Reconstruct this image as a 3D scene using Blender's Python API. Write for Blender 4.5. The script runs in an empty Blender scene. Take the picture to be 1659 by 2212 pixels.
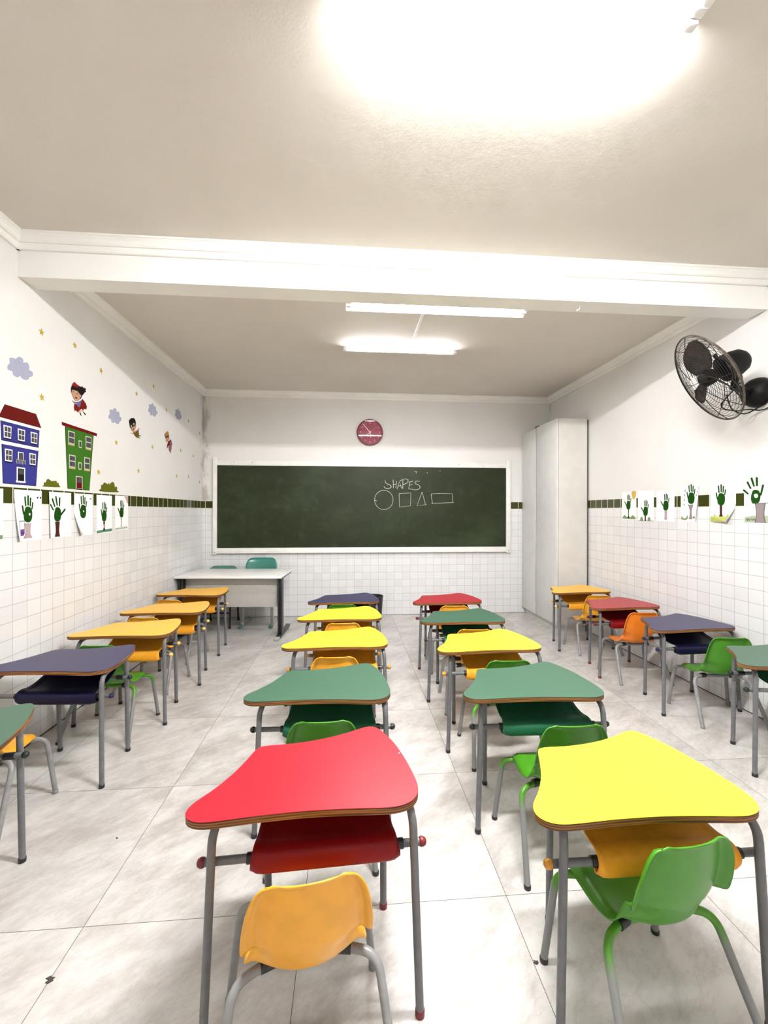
import bpy, bmesh, math, random
from mathutils import Vector, Matrix
random.seed(7)
C = bpy.context.scene.collection
sc = bpy.context.scene
PI = math.pi

# ---------------------------------------------------------------- camera, world, exposure
XL, XR, YB, YF = -2.054, 2.991, 6.1345, -1.7      # left wall, right wall, board wall, wall behind the camera
ZC = 3.205                                        # ceiling
YAW, PITCH, ROLL = 0.0813, -0.0005, 0.0015
cam = bpy.data.cameras.new('camera')
cam.sensor_fit = 'HORIZONTAL'; cam.sensor_width = 36.0
cam.lens = 36.0 * 913.27 / 1659.0
cam.clip_start = 0.02
co = bpy.data.objects.new('camera', cam); C.objects.link(co)
fw = Vector((math.sin(YAW) * math.cos(PITCH), math.cos(YAW) * math.cos(PITCH), math.sin(PITCH)))
rt = Vector((math.cos(YAW), -math.sin(YAW), 0)); up = rt.cross(fw)
rt2 = rt * math.cos(ROLL) + up * math.sin(ROLL); up2 = -rt * math.sin(ROLL) + up * math.cos(ROLL)
M = Matrix((rt2, up2, -fw)).transposed().to_4x4(); M.translation = Vector((0, 0, 1.499))
co.matrix_world = M
sc.camera = co
w = bpy.data.worlds.new('world'); sc.world = w; w.use_nodes = True
w.node_tree.nodes['Background'].inputs[0].default_value = (0.8, 0.85, 1, 1)
w.node_tree.nodes['Background'].inputs[1].default_value = 0.05
sc.view_settings.view_transform = 'Standard'; sc.view_settings.look = 'None'
sc.view_settings.gamma = 1; sc.view_settings.use_curve_mapping = False
sc.view_settings.exposure = 0.0
TUBE = {'front': 760.0, 'middle': 150.0, 'back': 210.0, 'rear': 30.0}   # radiance of the lit fluorescent tubes; rear is an added fill lamp
LAMP_COLOR = (0.985, 0.99, 1.0)

# ---------------------------------------------------------------- materials
def s1(v):
    v /= 255.0
    return v / 12.92 if v <= 0.04045 else ((v + 0.055) / 1.055) ** 2.4
def rgb(r, g, b): return (s1(r), s1(g), s1(b))
class NT:
    def __init__(self, name):
        self.m = bpy.data.materials.new(name); self.m.use_nodes = True
        self.t = self.m.node_tree; self.b = self.t.nodes['Principled BSDF']
    def put(self, sock, v):
        if hasattr(v, 'is_output'): self.t.links.new(v, sock)
        elif isinstance(v, (tuple, list)) and len(v) == 3 and sock.type == 'RGBA': sock.default_value = (*v, 1)
        else: sock.default_value = v
    def node(self, ty, **kw):
        n = self.t.nodes.new(ty)
        for k, v in kw.items(): setattr(n, k, v)
        return n
    def math(self, op, a, b=None, c=None, clamp=False):
        n = self.node('ShaderNodeMath', operation=op, use_clamp=clamp)
        for i, v in enumerate((a, b, c)):
            if v is not None: self.put(n.inputs[i], v)
        return n.outputs[0]
    def mix(self, f, a, b):
        n = self.node('ShaderNodeMix', data_type='RGBA')
        self.put(n.inputs[0], f); self.put(n.inputs[6], a); self.put(n.inputs[7], b)
        return n.outputs[2]
    def fmix(self, f, a, b):
        n = self.node('ShaderNodeMix', data_type='FLOAT')
        self.put(n.inputs[0], f); self.put(n.inputs[2], a); self.put(n.inputs[3], b)
        return n.outputs[0]
    def obj(self): return self.node('ShaderNodeTexCoord').outputs['Object']
    def sep(self, v):
        n = self.node('ShaderNodeSeparateXYZ'); self.put(n.inputs[0], v); return n.outputs
    def comb(self, x, y, z):
        n = self.node('ShaderNodeCombineXYZ')
        for i, v in enumerate((x, y, z)): self.put(n.inputs[i], v)
        return n.outputs[0]
    def noise(self, v, scale, detail=2.0, rough=0.5):
        n = self.node('ShaderNodeTexNoise'); self.put(n.inputs['Vector'], v)
        n.inputs['Scale'].default_value = scale; n.inputs['Detail'].default_value = detail; n.inputs['Roughness'].default_value = rough
        return n.outputs[0]
    def hash(self, v):
        n = self.node('ShaderNodeTexWhiteNoise', noise_dimensions='3D'); self.put(n.inputs[0], v); return n.outputs[0]
    def step(self, v, lo, hi):
        n = self.node('ShaderNodeMapRange', interpolation_type='SMOOTHSTEP'); self.put(n.inputs[0], v)
        n.inputs[1].default_value = lo; n.inputs[2].default_value = hi; return n.outputs[0]
    def bump(self, h, strength, dist):
        n = self.node('ShaderNodeBump'); self.put(n.inputs['Height'], h)
        n.inputs['Strength'].default_value = strength; n.inputs['Distance'].default_value = dist
        self.t.links.new(n.outputs[0], self.b.inputs['Normal'])
    def set(self, **kw):
        for k, v in kw.items(): self.put(self.b.inputs[k.replace('_', ' ')], v)
        return self.m
def mat(name, col, rough=0.5, metal=0.0, var=0.06, scale=40.0, spec=0.5, bump=0.0):
    k = NT(name)
    n = k.noise(k.obj(), scale, 3)
    f = k.step(n, 0.3, 0.7)
    dark = tuple(c * (1 - var) for c in col); lite = tuple(min(1, c * (1 + var)) for c in col)
    k.set(Base_Color=k.mix(f, dark, lite), Roughness=rough, Metallic=metal)
    k.b.inputs['Specular IOR Level'].default_value = spec
    if bump: k.bump(n, bump, 0.002)
    return k.m
def emit(name, col, strength):
    k = NT(name); k.set(Base_Color=(0.9, 0.9, 0.9), Emission_Color=col, Emission_Strength=strength)
    return k.m

def tiled_wall(name, axis, off, pitch, corner):
    """white wall tiles, a green border course, painted plaster above; corner = (coordinate, sign) where damp has stained the plaster"""
    k = NT(name); o = k.obj(); x, y, z = k.sep(o)
    u = (x, y)[axis]
    su = k.math('DIVIDE', k.math('SUBTRACT', u, off), pitch)
    sz = k.math('DIVIDE', k.math('SUBTRACT', z, 1.545), 0.103)
    def line(s, p, wd):
        d = k.math('SUBTRACT', 0.5, k.math('ABSOLUTE', k.math('SUBTRACT', k.math('FRACT', s), 0.5)))
        return k.math('SUBTRACT', 1.0, k.step(k.math('MULTIPLY', d, p), wd * 0.55, wd * 1.25))
    grout = k.math('MAXIMUM', line(su, pitch, 0.0018), line(sz, 0.103, 0.0018))
    h = k.hash(k.comb(k.math('FLOOR', su), k.math('FLOOR', sz), 0.5))
    h2 = k.hash(k.comb(k.math('FLOOR', sz), k.math('FLOOR', su), 4.5))
    tile = k.mix(k.math('MULTIPLY', h, 0.8), (0.76, 0.755, 0.748), (0.70, 0.688, 0.685))
    gcol = k.mix(k.noise(o, 3.0, 2), (0.32, 0.305, 0.295), (0.45, 0.435, 0.42))
    lower = k.mix(grout, tile, gcol)
    bgrout = k.math('MAXIMUM', line(su, pitch, 0.0034), line(sz, 0.103, 0.0030))
    band = k.mix(bgrout, k.mix(h2, rgb(52, 56, 17), rgb(63, 67, 25)), (0.74, 0.72, 0.60))
    isband = k.math('GREATER_THAN', z, 1.545); isup = k.math('GREATER_THAN', z, 1.648)
    plaster = k.mix(k.step(k.noise(o, 1.4, 4), 0.35, 0.75), (0.73, 0.715, 0.695), (0.69, 0.672, 0.650))
    # damp stains climb the room corner
    d = k.math('MULTIPLY', k.math('SUBTRACT', (x, y)[axis], corner[0]), corner[1])
    reach = k.math('SUBTRACT', 1.0, k.step(d, 0.0, 0.20))
    blot = k.step(k.math('ADD', k.noise(k.comb(k.math('MULTIPLY', x, 2.2), k.math('MULTIPLY', y, 2.2), z), 4.5, 6, 0.72), k.math('MULTIPLY', reach, 0.22)), 0.60, 0.80)
    stain = k.math('MULTIPLY', k.math('MULTIPLY', reach, blot), 0.6)
    plaster = k.mix(stain, plaster, (0.24, 0.21, 0.17))
    colr = k.mix(isup, k.mix(isband, lower, band), plaster)
    rough = k.fmix(isup, k.fmix(grout, 0.16, 0.7), 0.75)
    hgt = k.math('ADD', k.math('MULTIPLY', k.math('SUBTRACT', 1.0, grout), 0.6), k.math('MULTIPLY', k.noise(o, 55.0, 3), k.fmix(isup, 0.04, 0.35)))
    k.bump(hgt, 0.25, 0.002)
    return k.set(Base_Color=colr, Roughness=rough)

def floor_material():
    k = NT('floor_tiles'); o = k.obj(); x, y, z = k.sep(o)
    su = k.math('DIVIDE', k.math('SUBTRACT', x, 0.612), 0.783); sv = k.math('DIVIDE', k.math('SUBTRACT', y, 1.607), 0.782)
    def line(s, p, wd):
        d = k.math('SUBTRACT', 0.5, k.math('ABSOLUTE', k.math('SUBTRACT', k.math('FRACT', s), 0.5)))
        return k.math('SUBTRACT', 1.0, k.step(k.math('MULTIPLY', d, p), wd * 0.5, wd * 1.3))
    grout = k.math('MAXIMUM', line(su, 0.783, 0.0013), line(sv, 0.782, 0.0013))
    iu, iv = k.math('FLOOR', su), k.math('FLOOR', sv)
    h = k.hash(k.comb(iu, iv, 0.5)); h2 = k.hash(k.comb(iv, iu, 9.5))
    # streaks run diagonally across each tile, shifted from tile to tile
    a = k.math('ADD', k.math('MULTIPLY', x, 0.80), k.math('MULTIPLY', y, 0.60))
    b = k.math('SUBTRACT', k.math('MULTIPLY', y, 0.80), k.math('MULTIPLY', x, 0.60))
    v = k.comb(k.math('ADD', k.math('MULTIPLY', a, 1.2), k.math('MULTIPLY', h, 37.0)), k.math('ADD', k.math('MULTIPLY', b, 2.3), k.math('MULTIPLY', h2, 19.0)), 0.0)
    big = k.noise(v, 1.3, 9, 0.68); fine = k.noise(v, 6.0, 9, 0.72)
    f = k.step(k.math('ADD', k.math('MULTIPLY', big, 0.6), k.math('MULTIPLY', fine, 0.4)), 0.41, 0.65)
    c = k.mix(f, (0.575, 0.552, 0.525), (0.335, 0.303, 0.275))
    vein = k.step(k.math('ABSOLUTE', k.math('SUBTRACT', k.noise(v, 3.2, 9, 0.7), 0.5)), 0.0, 0.035)
    c = k.mix(k.math('MULTIPLY', k.math('SUBTRACT', 1.0, vein), 0.30), c, (0.36, 0.32, 0.29))
    c = k.mix(k.math('MULTIPLY', h, 0.12), c, (0.62, 0.60, 0.58))
    c = k.mix(grout, c, (0.10, 0.09, 0.085))
    k.bump(k.math('SUBTRACT', 1.0, grout), 0.3, 0.001)
    return k.set(Base_Color=c, Roughness=k.fmix(grout, 0.30, 0.8))

def ceiling_material():
    k = NT('ceiling_paint'); o = k.obj()
    n = k.noise(o, 1.1, 5, 0.6)
    c = k.mix(k.step(n, 0.35, 0.7), (0.66, 0.615, 0.565), (0.62, 0.575, 0.525))
    k.bump(k.math('ADD', k.math('MULTIPLY', k.noise(o, 90.0, 2), 0.25), k.math('MULTIPLY', k.noise(o, 6.0, 5, 0.65), 1.0)), 0.22, 0.006)
    return k.set(Base_Color=c, Roughness=0.85)

def ply_material():
    k = NT('plywood_edge'); o = k.obj(); x, y, z = k.sep(o)
    v = k.comb(k.math('MULTIPLY', x, 3.0), k.math('MULTIPLY', y, 3.0), k.math('MULTIPLY', z, 130.0))
    n = k.noise(v, 1.6, 3, 0.6)
    lay = k.math('SINE', k.math('MULTIPLY', z, 900.0))
    f = k.step(k.math('ADD', n, k.math('MULTIPLY', lay, 0.07)), 0.36, 0.64)
    chip = k.step(k.noise(o, 24.0, 4, 0.7), 0.64, 0.72)
    c = k.mix(f, rgb(74, 42, 14), rgb(150, 98, 42))
    c = k.mix(k.math('MULTIPLY', chip, 0.7), c, rgb(40, 24, 10))
    return k.set(Base_Color=c, Roughness=0.6)

def chalkboard_material():
    k = NT('chalkboard_green'); o = k.obj(); x, y, z = k.sep(o)
    sm = k.noise(k.comb(k.math('MULTIPLY', x, 0.6), 0.0, k.math('MULTIPLY', z, 1.1)), 1.6, 6, 0.62)
    edge = k.math('MULTIPLY', k.step(k.math('SUBTRACT', -1.45, x), 0.0, 0.35), k.step(k.noise(o, 3.5, 5, 0.7), 0.40, 0.75))
    low = k.math('MULTIPLY', k.step(k.math('SUBTRACT', 1.16, z), 0.0, 0.15), k.step(k.noise(o, 6.0, 5, 0.7), 0.5, 0.8))
    f = k.math('ADD', k.step(sm, 0.42, 0.80), k.math('MULTIPLY', k.math('ADD', edge, low), 0.55), clamp=True)
    speck = k.step(k.noise(o, 70.0, 2, 0.5), 0.76, 0.80)
    k.b.inputs['Specular IOR Level'].default_value = 0.25
    c = k.mix(f, rgb(28, 36, 12), rgb(52, 62, 40))
    c = k.mix(k.math('MULTIPLY', speck, 0.35), c, (0.4, 0.42, 0.36))
    return k.set(Base_Color=c, Roughness=0.5)

def leg_paint_worn(name, top, low, z0, z1):
    """green paint on the bend of the tube that has worn off towards the foot"""
    k = NT(name); o = k.obj(); x, y, z = k.sep(o)
    f = k.step(k.math('ADD', z, k.math('MULTIPLY', k.math('SUBTRACT', k.noise(o, 30.0, 3), 0.5), 0.06)), z0, z1)
    return k.set(Base_Color=k.mix(f, low, top), Roughness=0.38)

MT = {}
MT['wall_left'] = tiled_wall('wall_left_tiles', 1, 2.7639, 0.1163, (YB, -1.0))
MT['wall_right'] = tiled_wall('wall_right_tiles', 1, 3.7589, 0.1163, (YB, -1.0))
MT['wall_front'] = tiled_wall('wall_front_tiles', 0, XL + 0.0308, 0.1163, (XL, 1.0))
MT['wall_back'] = tiled_wall('wall_back_tiles', 0, XL + 0.0308, 0.1163, (XR + 3, 1.0))
MT['floor'] = floor_material(); MT['ceiling'] = ceiling_material()
MT['trim'] = mat('white_plaster_moulding', (0.80, 0.785, 0.75), 0.7, var=0.03, scale=3)
MT['beam'] = mat('white_painted_beam', (0.81, 0.795, 0.76), 0.7, var=0.03, scale=2)
MT['ply'] = ply_material(); MT['board'] = chalkboard_material()
MT['steel'] = mat('grey_painted_steel', (0.135, 0.135, 0.14), 0.38, var=0.10, scale=30)
MT['chair_steel'] = mat('light_grey_painted_steel', (0.235, 0.232, 0.23), 0.36, var=0.10, scale=30)
MT['black'] = mat('black_plastic', (0.012, 0.012, 0.013), 0.45, var=0.2)
MT['chalk'] = mat('chalk', (0.44, 0.46, 0.38), 0.9, var=0.3, scale=150)
MT['paper'] = mat('white_paper', (0.86, 0.86, 0.855), 0.8, var=0.02)
MT['white'] = mat('white_print', (0.85, 0.84, 0.80), 0.6, var=0.02)
MT['white_lam'] = mat('white_laminate', (0.86, 0.85, 0.82), 0.3, var=0.02)
MT['frame_white'] = mat('white_painted_wood', (0.80, 0.785, 0.75), 0.45, var=0.04, scale=12)
MT['panel_grey'] = mat('grey_laminate_panel', (0.50, 0.48, 0.44), 0.5, var=0.04)
MT['teal'] = mat('teal_plastic', rgb(52, 120, 106), 0.28, var=0.06)
MT['dark_teal'] = mat('dull_teal_plastic', rgb(70, 118, 104), 0.4, var=0.06)
MT['skid_steel'] = mat('pale_grey_steel', (0.36, 0.36, 0.35), 0.4, var=0.1)
TOPS = {'red': (0.33, 0.011, 0.022), 'yellow': (0.90, 0.74, 0.035), 'amber': (0.86, 0.47, 0.052), 'green': (0.046, 0.108, 0.066), 'navy': (0.032, 0.028, 0.080)}  # yellow and amber: one laminate, its tint under the light put into colour
TRAYS = {'red': (0.20, 0.002, 0.004), 'yellow': (0.78, 0.33, 0.022), 'amber': (0.78, 0.34, 0.025), 'green': (0.013, 0.10, 0.048), 'navy': (0.003, 0.003, 0.026)}
KNOBS = {'red': (0.15, 0.006, 0.010), 'yellow': (0.60, 0.25, 0.02), 'amber': (0.75, 0.48, 0.12), 'green': (0.008, 0.014, 0.012), 'navy': (0.012, 0.012, 0.05)}
for n, c in TOPS.items(): MT['top_' + n] = mat(n + '_laminate', c, 0.36, var=0.05, scale=260, spec=0.32)
for n, c in TRAYS.items(): MT['tray_' + n] = mat(n + '_tray_plastic', c, 0.45, var=0.04, spec=0.25)
for n, c in KNOBS.items(): MT['knob_' + n] = mat(n + '_end_cap_plastic', c, 0.4, var=0.05)
SHELLS = {'amber': (0.80, 0.37, 0.020), 'green': (0.050, 0.235, 0.006), 'orange': (0.80, 0.20, 0.010)}
for n, c in SHELLS.items(): MT['shell_' + n] = mat(n + '_chair_plastic', c, 0.33, var=0.05, scale=20)
MT['green_leg'] = leg_paint_worn('worn_green_painted_steel', (0.065, 0.235, 0.010), (0.20, 0.20, 0.197), 0.225, 0.290)

# ---------------------------------------------------------------- mesh and object helpers
ORIG = {}
class MB:
    def __init__(self): self.v = []; self.f = []
    def add(self, vs, fs):
        n = len(self.v); self.v += [Vector(p) for p in vs]; self.f += [tuple(i + n for i in f) for f in fs]; return self
    def box(self, x0, x1, y0, y1, z0, z1, T=None):
        vs = [Vector((x, y, z)) for z in (z0, z1) for y in (y0, y1) for x in (x0, x1)]
        if T: vs = [T @ p for p in vs]
        return self.add(vs, [(0, 2, 3, 1), (4, 5, 7, 6), (0, 1, 5, 4), (2, 6, 7, 3), (0, 4, 6, 2), (1, 3, 7, 5)])
    def rbox(self, x0, x1, y0, y1, z0, z1, r=0.005):
        bm = bmesh.new(); bmesh.ops.create_cube(bm, size=1.0)
        for q in bm.verts: q.co = Vector(((x0 + x1) / 2 + q.co.x * (x1 - x0), (y0 + y1) / 2 + q.co.y * (y1 - y0), (z0 + z1) / 2 + q.co.z * (z1 - z0)))
        bmesh.ops.bevel(bm, geom=list(bm.edges), offset=r, segments=2, affect='EDGES', profile=0.5)
        bm.verts.index_update()
        self.add([q.co.copy() for q in bm.verts], [[q.index for q in f.verts] for f in bm.faces]); bm.free(); return self
    def tube(self, path, r, n=14, caps=True, closed=False):
        P = [Vector(p) for p in path]; R = r if isinstance(r, (list, tuple)) else [r] * len(P)
        m = len(P); base = len(self.v); prev = None
        for i, p in enumerate(P):
            if closed: t = (P[(i + 1) % m] - P[i - 1]).normalized()
            else: t = (P[min(i + 1, m - 1)] - P[max(i - 1, 0)]).normalized()
            if prev is None:
                a = t.cross(Vector((0, 0, 1)))
                if a.length < 0.05: a = t.cross(Vector((0, 1, 0)))
            else: a = prev - t * prev.dot(t)
            a.normalize(); b = t.cross(a); prev = a
            for k in range(n):
                q = 2 * PI * k / n; self.v.append(p + (a * math.cos(q) + b * math.sin(q)) * R[i])
        for i in range(m if closed else m - 1):
            j = (i + 1) % m
            for k in range(n):
                l = (k + 1) % n
                self.f.append((base + i * n + k, base + i * n + l, base + j * n + l, base + j * n + k))
        if caps and not closed:
            self.f.append(tuple(base + k for k in range(n))[::-1]); self.f.append(tuple(base + (m - 1) * n + k for k in range(n)))
        return self
    def lathe(self, prof, n=28, T=None, caps=True):
        base = len(self.v)
        for r, z in prof:
            for k in range(n):
                q = 2 * PI * k / n; p = Vector((r * math.cos(q), r * math.sin(q), z)); self.v.append(T @ p if T else p)
        for i in range(len(prof) - 1):
            for k in range(n):
                l = (k + 1) % n; self.f.append((base + i * n + k, base + i * n + l, base + (i + 1) * n + l, base + (i + 1) * n + k))
        if caps:
            self.f.append(tuple(base + k for k in range(n))[::-1]); self.f.append(tuple(base + (len(prof) - 1) * n + k for k in range(n)))
        return self
    def prism(self, poly, z0, z1, bev=0.0):
        n = len(poly); cx = sum(p[0] for p in poly) / n; cy = sum(p[1] for p in poly) / n
        def ring(ins, z):
            out = []
            for i, p in enumerate(poly):
                a = Vector(poly[i - 1]); b = Vector(poly[(i + 1) % n]); t = (b - a).normalized(); nn = Vector((t.y, -t.x))
                out.append((p[0] - nn.x * ins, p[1] - nn.y * ins, z))
            return out
        rings = [ring(bev, z0), ring(0, z0 + bev), ring(0, z1 - bev), ring(bev, z1)] if bev else [ring(0, z0), ring(0, z1)]
        base = len(self.v)
        for r in rings: self.v += [Vector(p) for p in r]
        for i in range(len(rings) - 1):
            for k in range(n):
                l = (k + 1) % n; self.f.append((base + i * n + k, base + i * n + l, base + (i + 1) * n + l, base + (i + 1) * n + k))
        self.f.append(tuple(base + k for k in range(n))[::-1]); self.f.append(tuple(base + (len(rings) - 1) * n + k for k in range(n)))
        return self
    def grid(self, rows):
        n = len(rows[0]); base = len(self.v)
        for r in rows: self.v += [Vector(p) for p in r]
        for i in range(len(rows) - 1):
            for k in range(n - 1):
                self.f.append((base + i * n + k, base + i * n + k + 1, base + (i + 1) * n + k + 1, base + (i + 1) * n + k))
        return self
def obj(name, mb, m, parent=None, world=False, smooth=35, solid=0.0, sub=0):
    """one mesh object; world=True: the vertices are given in room coordinates"""
    me = bpy.data.meshes.new(name)
    o0 = ORIG[parent] if (parent is not None and world) else Vector()
    me.from_pydata([tuple(p - o0) for p in mb.v], [], mb.f); me.update()
    bm = bmesh.new(); bm.from_mesh(me); bmesh.ops.recalc_face_normals(bm, faces=bm.faces); bm.to_mesh(me); bm.free()
    me.materials.append(MT[m] if isinstance(m, str) else m)
    if smooth:
        for p in me.polygons: p.use_smooth = True
        me.set_sharp_from_angle(angle=math.radians(smooth))
    o = bpy.data.objects.new(name, me); C.objects.link(o)
    if parent is not None: o.parent = parent; ORIG[o] = ORIG.get(parent, Vector())
    else: ORIG[o] = Vector()
    if sub: md = o.modifiers.new('subdivision', 'SUBSURF'); md.levels = sub; md.render_levels = sub
    if solid: md = o.modifiers.new('thickness', 'SOLIDIFY'); md.thickness = solid; md.offset = 0.0
    return o
def tag(o, label, cat, group=None):
    o['label'] = label; o['category'] = cat
    if group: o['group'] = group
    return o
def thing(name, label, cat, loc=(0, 0, 0), rot=0.0, group=None):
    o = bpy.data.objects.new(name, None); C.objects.link(o); o.empty_display_size = 0.1
    o.location = loc; o.rotation_euler = (0, 0, math.radians(rot)); ORIG[o] = Vector(loc)
    return tag(o, label, cat, group)
def structure(name, mb, m, parent=None, smooth=0):
    o = obj(name, mb, m, parent, smooth=smooth); o['kind'] = 'structure'; return o
def copy_thing(root, loc, rot, label):
    r = root.copy(); C.objects.link(r); r.location = loc; r.rotation_euler = (0, 0, math.radians(rot)); r['label'] = label
    def kids(a, b):
        for ch in list(a.children):
            c = ch.copy(); C.objects.link(c); c.parent = b; kids(ch, c)
    kids(root, r)
    return r
def bend(path, r=0.04, n=6):
    """rounds the inner corners of a polyline"""
    P = [Vector(p) for p in path]; out = [P[0]]
    for i in range(1, len(P) - 1):
        a = (P[i - 1] - P[i]); b = (P[i + 1] - P[i]); d = min(r, a.length * 0.49, b.length * 0.49)
        p0 = P[i] + a.normalized() * d; p1 = P[i] + b.normalized() * d
        for k in range(n + 1):
            t = k / n; out.append(p0 * (1 - t) ** 2 + P[i] * 2 * t * (1 - t) + p1 * t * t)
    out.append(P[-1]); return out
def spline(pts, n=6):
    """Catmull-Rom through the points"""
    P = [Vector(p) for p in pts]; P = [P[0] * 2 - P[1]] + P + [P[-1] * 2 - P[-2]]; out = []
    for i in range(1, len(P) - 2):
        for k in range(n):
            t = k / n; a, b, c, d = P[i - 1], P[i], P[i + 1], P[i + 2]
            out.append(0.5 * ((2 * b) + (c - a) * t + (2 * a - 5 * b + 4 * c - d) * t * t + (3 * b - a - 3 * c + d) * t ** 3))
    out.append(P[-2]); return out

# ---------------------------------------------------------------- outlines measured on the walls, the board and a desk top (metres)
GLASS_TILT = 0.0
GIRL = {'hair': [(3.301,2.384),(3.299,2.408),(3.309,2.431),(3.336,2.441),(3.38,2.451),(3.409,2.452),(3.42,2.454),(3.429,2.462),(3.434,2.458),(3.452,2.45),(3.464,2.463),(3.467,2.453),(3.481,2.453),(3.467,2.441),(3.478,2.432),(3.461,2.423),(3.449,2.409),(3.426,2.386),(3.414,2.361),(3.403,2.354),(3.42,2.388),(3.397,2.393),(3.38,2.406),(3.342,2.406),(3.309,2.4),(3.305,2.378)],'face': [(3.309,2.402),(3.342,2.407),(3.38,2.408),(3.397,2.394),(3.423,2.387),(3.414,2.365),(3.397,2.346),(3.375,2.333),(3.347,2.329),(3.331,2.339),(3.315,2.359),(3.305,2.378)],'hat': [(3.312,2.445),(3.338,2.467),(3.358,2.457),(3.386,2.454),(3.379,2.435),(3.342,2.43),(3.313,2.434)],'mouth': [(3.343,2.356),(3.369,2.358),(3.364,2.348),(3.353,2.345)],'eye': [[(3.319,2.39),(3.332,2.392),(3.331,2.388),(3.319,2.386)],[(3.361,2.388),(3.376,2.39),(3.374,2.385),(3.361,2.384)]],'cape': [(3.344,2.307),(3.336,2.277),(3.345,2.248),(3.358,2.259),(3.386,2.247),(3.397,2.266),(3.426,2.286),(3.449,2.277),(3.455,2.293),(3.485,2.296),(3.494,2.319),(3.479,2.341),(3.455,2.357),(3.437,2.365),(3.414,2.332),(3.397,2.306),(3.369,2.306)],'shirt': [(3.312,2.322),(3.342,2.317),(3.375,2.325),(3.409,2.343),(3.437,2.367),(3.435,2.359),(3.412,2.328),(3.408,2.301),(3.392,2.288),(3.375,2.297),(3.364,2.312),(3.339,2.307),(3.32,2.315)],'leg': [[(3.399,2.267),(3.415,2.274),(3.413,2.25),(3.401,2.247)],[(3.419,2.277),(3.427,2.281),(3.457,2.266),(3.445,2.262)]],'boot': [[(3.401,2.249),(3.413,2.252),(3.424,2.233),(3.416,2.232)],[(3.445,2.264),(3.457,2.267),(3.481,2.252),(3.47,2.248)]]}
MASKED = {'hair': [(4.126,2.33),(4.122,2.346),(4.152,2.373),(4.191,2.386),(4.222,2.386),(4.24,2.372),(4.231,2.352),(4.187,2.329),(4.161,2.321),(4.133,2.315)],'mask': [(4.13,2.317),(4.161,2.321),(4.204,2.341),(4.24,2.369),(4.251,2.351),(4.245,2.327),(4.196,2.304),(4.156,2.282),(4.139,2.292)],'face': [(4.156,2.283),(4.196,2.304),(4.246,2.33),(4.256,2.32),(4.24,2.29),(4.213,2.26),(4.187,2.257),(4.165,2.271)],'mouth': [(4.189,2.28),(4.213,2.289),(4.204,2.272)],'eye': [[(4.15,2.308),(4.167,2.311),(4.171,2.296),(4.156,2.291)],[(4.195,2.335),(4.215,2.342),(4.219,2.326),(4.199,2.32)]],'costume': [(4.204,2.256),(4.24,2.267),(4.276,2.269),(4.3,2.255),(4.323,2.243),(4.356,2.251),(4.342,2.237),(4.3,2.227),(4.314,2.223),(4.353,2.22),(4.323,2.214),(4.267,2.215),(4.231,2.224),(4.209,2.243)],'cape': [(4.258,2.27),(4.313,2.311),(4.325,2.306),(4.306,2.289),(4.315,2.249),(4.286,2.262)],'arm': [[(4.209,2.257),(4.302,2.302),(4.31,2.298),(4.231,2.253)],[(4.143,2.242),(4.156,2.236),(4.204,2.246),(4.202,2.235),(4.159,2.231)]]}
CAPED = {'hair': [(4.873,2.354),(4.954,2.406),(4.98,2.402),(4.995,2.378),(4.985,2.372),(4.939,2.346),(4.896,2.338)],'mask': [(4.893,2.338),(4.939,2.344),(4.988,2.376),(5.003,2.348),(4.959,2.338),(4.916,2.318)],'face': [(4.911,2.319),(4.959,2.34),(5.005,2.349),(5.019,2.331),(4.99,2.304),(4.97,2.285),(4.944,2.279),(4.914,2.291),(4.924,2.31)],'costume': [(4.985,2.294),(5.059,2.33),(5.075,2.311),(5.102,2.28),(5.08,2.267),(5.075,2.223),(5.054,2.186),(5.067,2.17),(5.049,2.17),(5.038,2.18),(5.006,2.189),(4.985,2.243),(4.97,2.252)],'cape': [(5.064,2.332),(5.001,2.301),(4.959,2.257),(4.942,2.208),(4.96,2.215),(4.983,2.256),(5.017,2.254),(5.051,2.271),(5.006,2.269)]}
CLOUD = [(-0.101,-0.0225),(-0.082,0.0035),(-0.087,0.0285),(-0.058,0.0425),(-0.038,0.0435),(-0.009,0.0675),(0.022,0.0595),(0.022,0.0415),(0.058,0.0525),(0.074,0.0295),(0.072,0.0125),(0.101,0.0065),(0.101,-0.0185),(0.074,-0.0345),(0.066,-0.0495),(0.043,-0.0625),(0.007,-0.0605),(0.001,-0.0505),(-0.028,-0.0675),(-0.058,-0.0615),(-0.063,-0.0435),(-0.096,-0.0435)]
BUSH_A = [(3.02,1.666),(3.026,1.675),(3.026,1.692),(3.037,1.695),(3.043,1.69),(3.049,1.702),(3.055,1.715),(3.071,1.719),(3.087,1.713),(3.102,1.706),(3.107,1.713),(3.114,1.707),(3.129,1.712),(3.146,1.712),(3.156,1.701),(3.161,1.694),(3.169,1.7),(3.174,1.684),(3.18,1.67)]
BUSH_B = [(3.672,1.665),(3.674,1.682),(3.684,1.685),(3.687,1.713),(3.699,1.722),(3.714,1.711),(3.717,1.732),(3.738,1.742),(3.766,1.735),(3.781,1.729),(3.794,1.745),(3.807,1.729),(3.823,1.742),(3.855,1.755),(3.878,1.746),(3.888,1.725),(3.891,1.71),(3.914,1.719),(3.928,1.705),(3.925,1.684),(3.942,1.669)]
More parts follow.
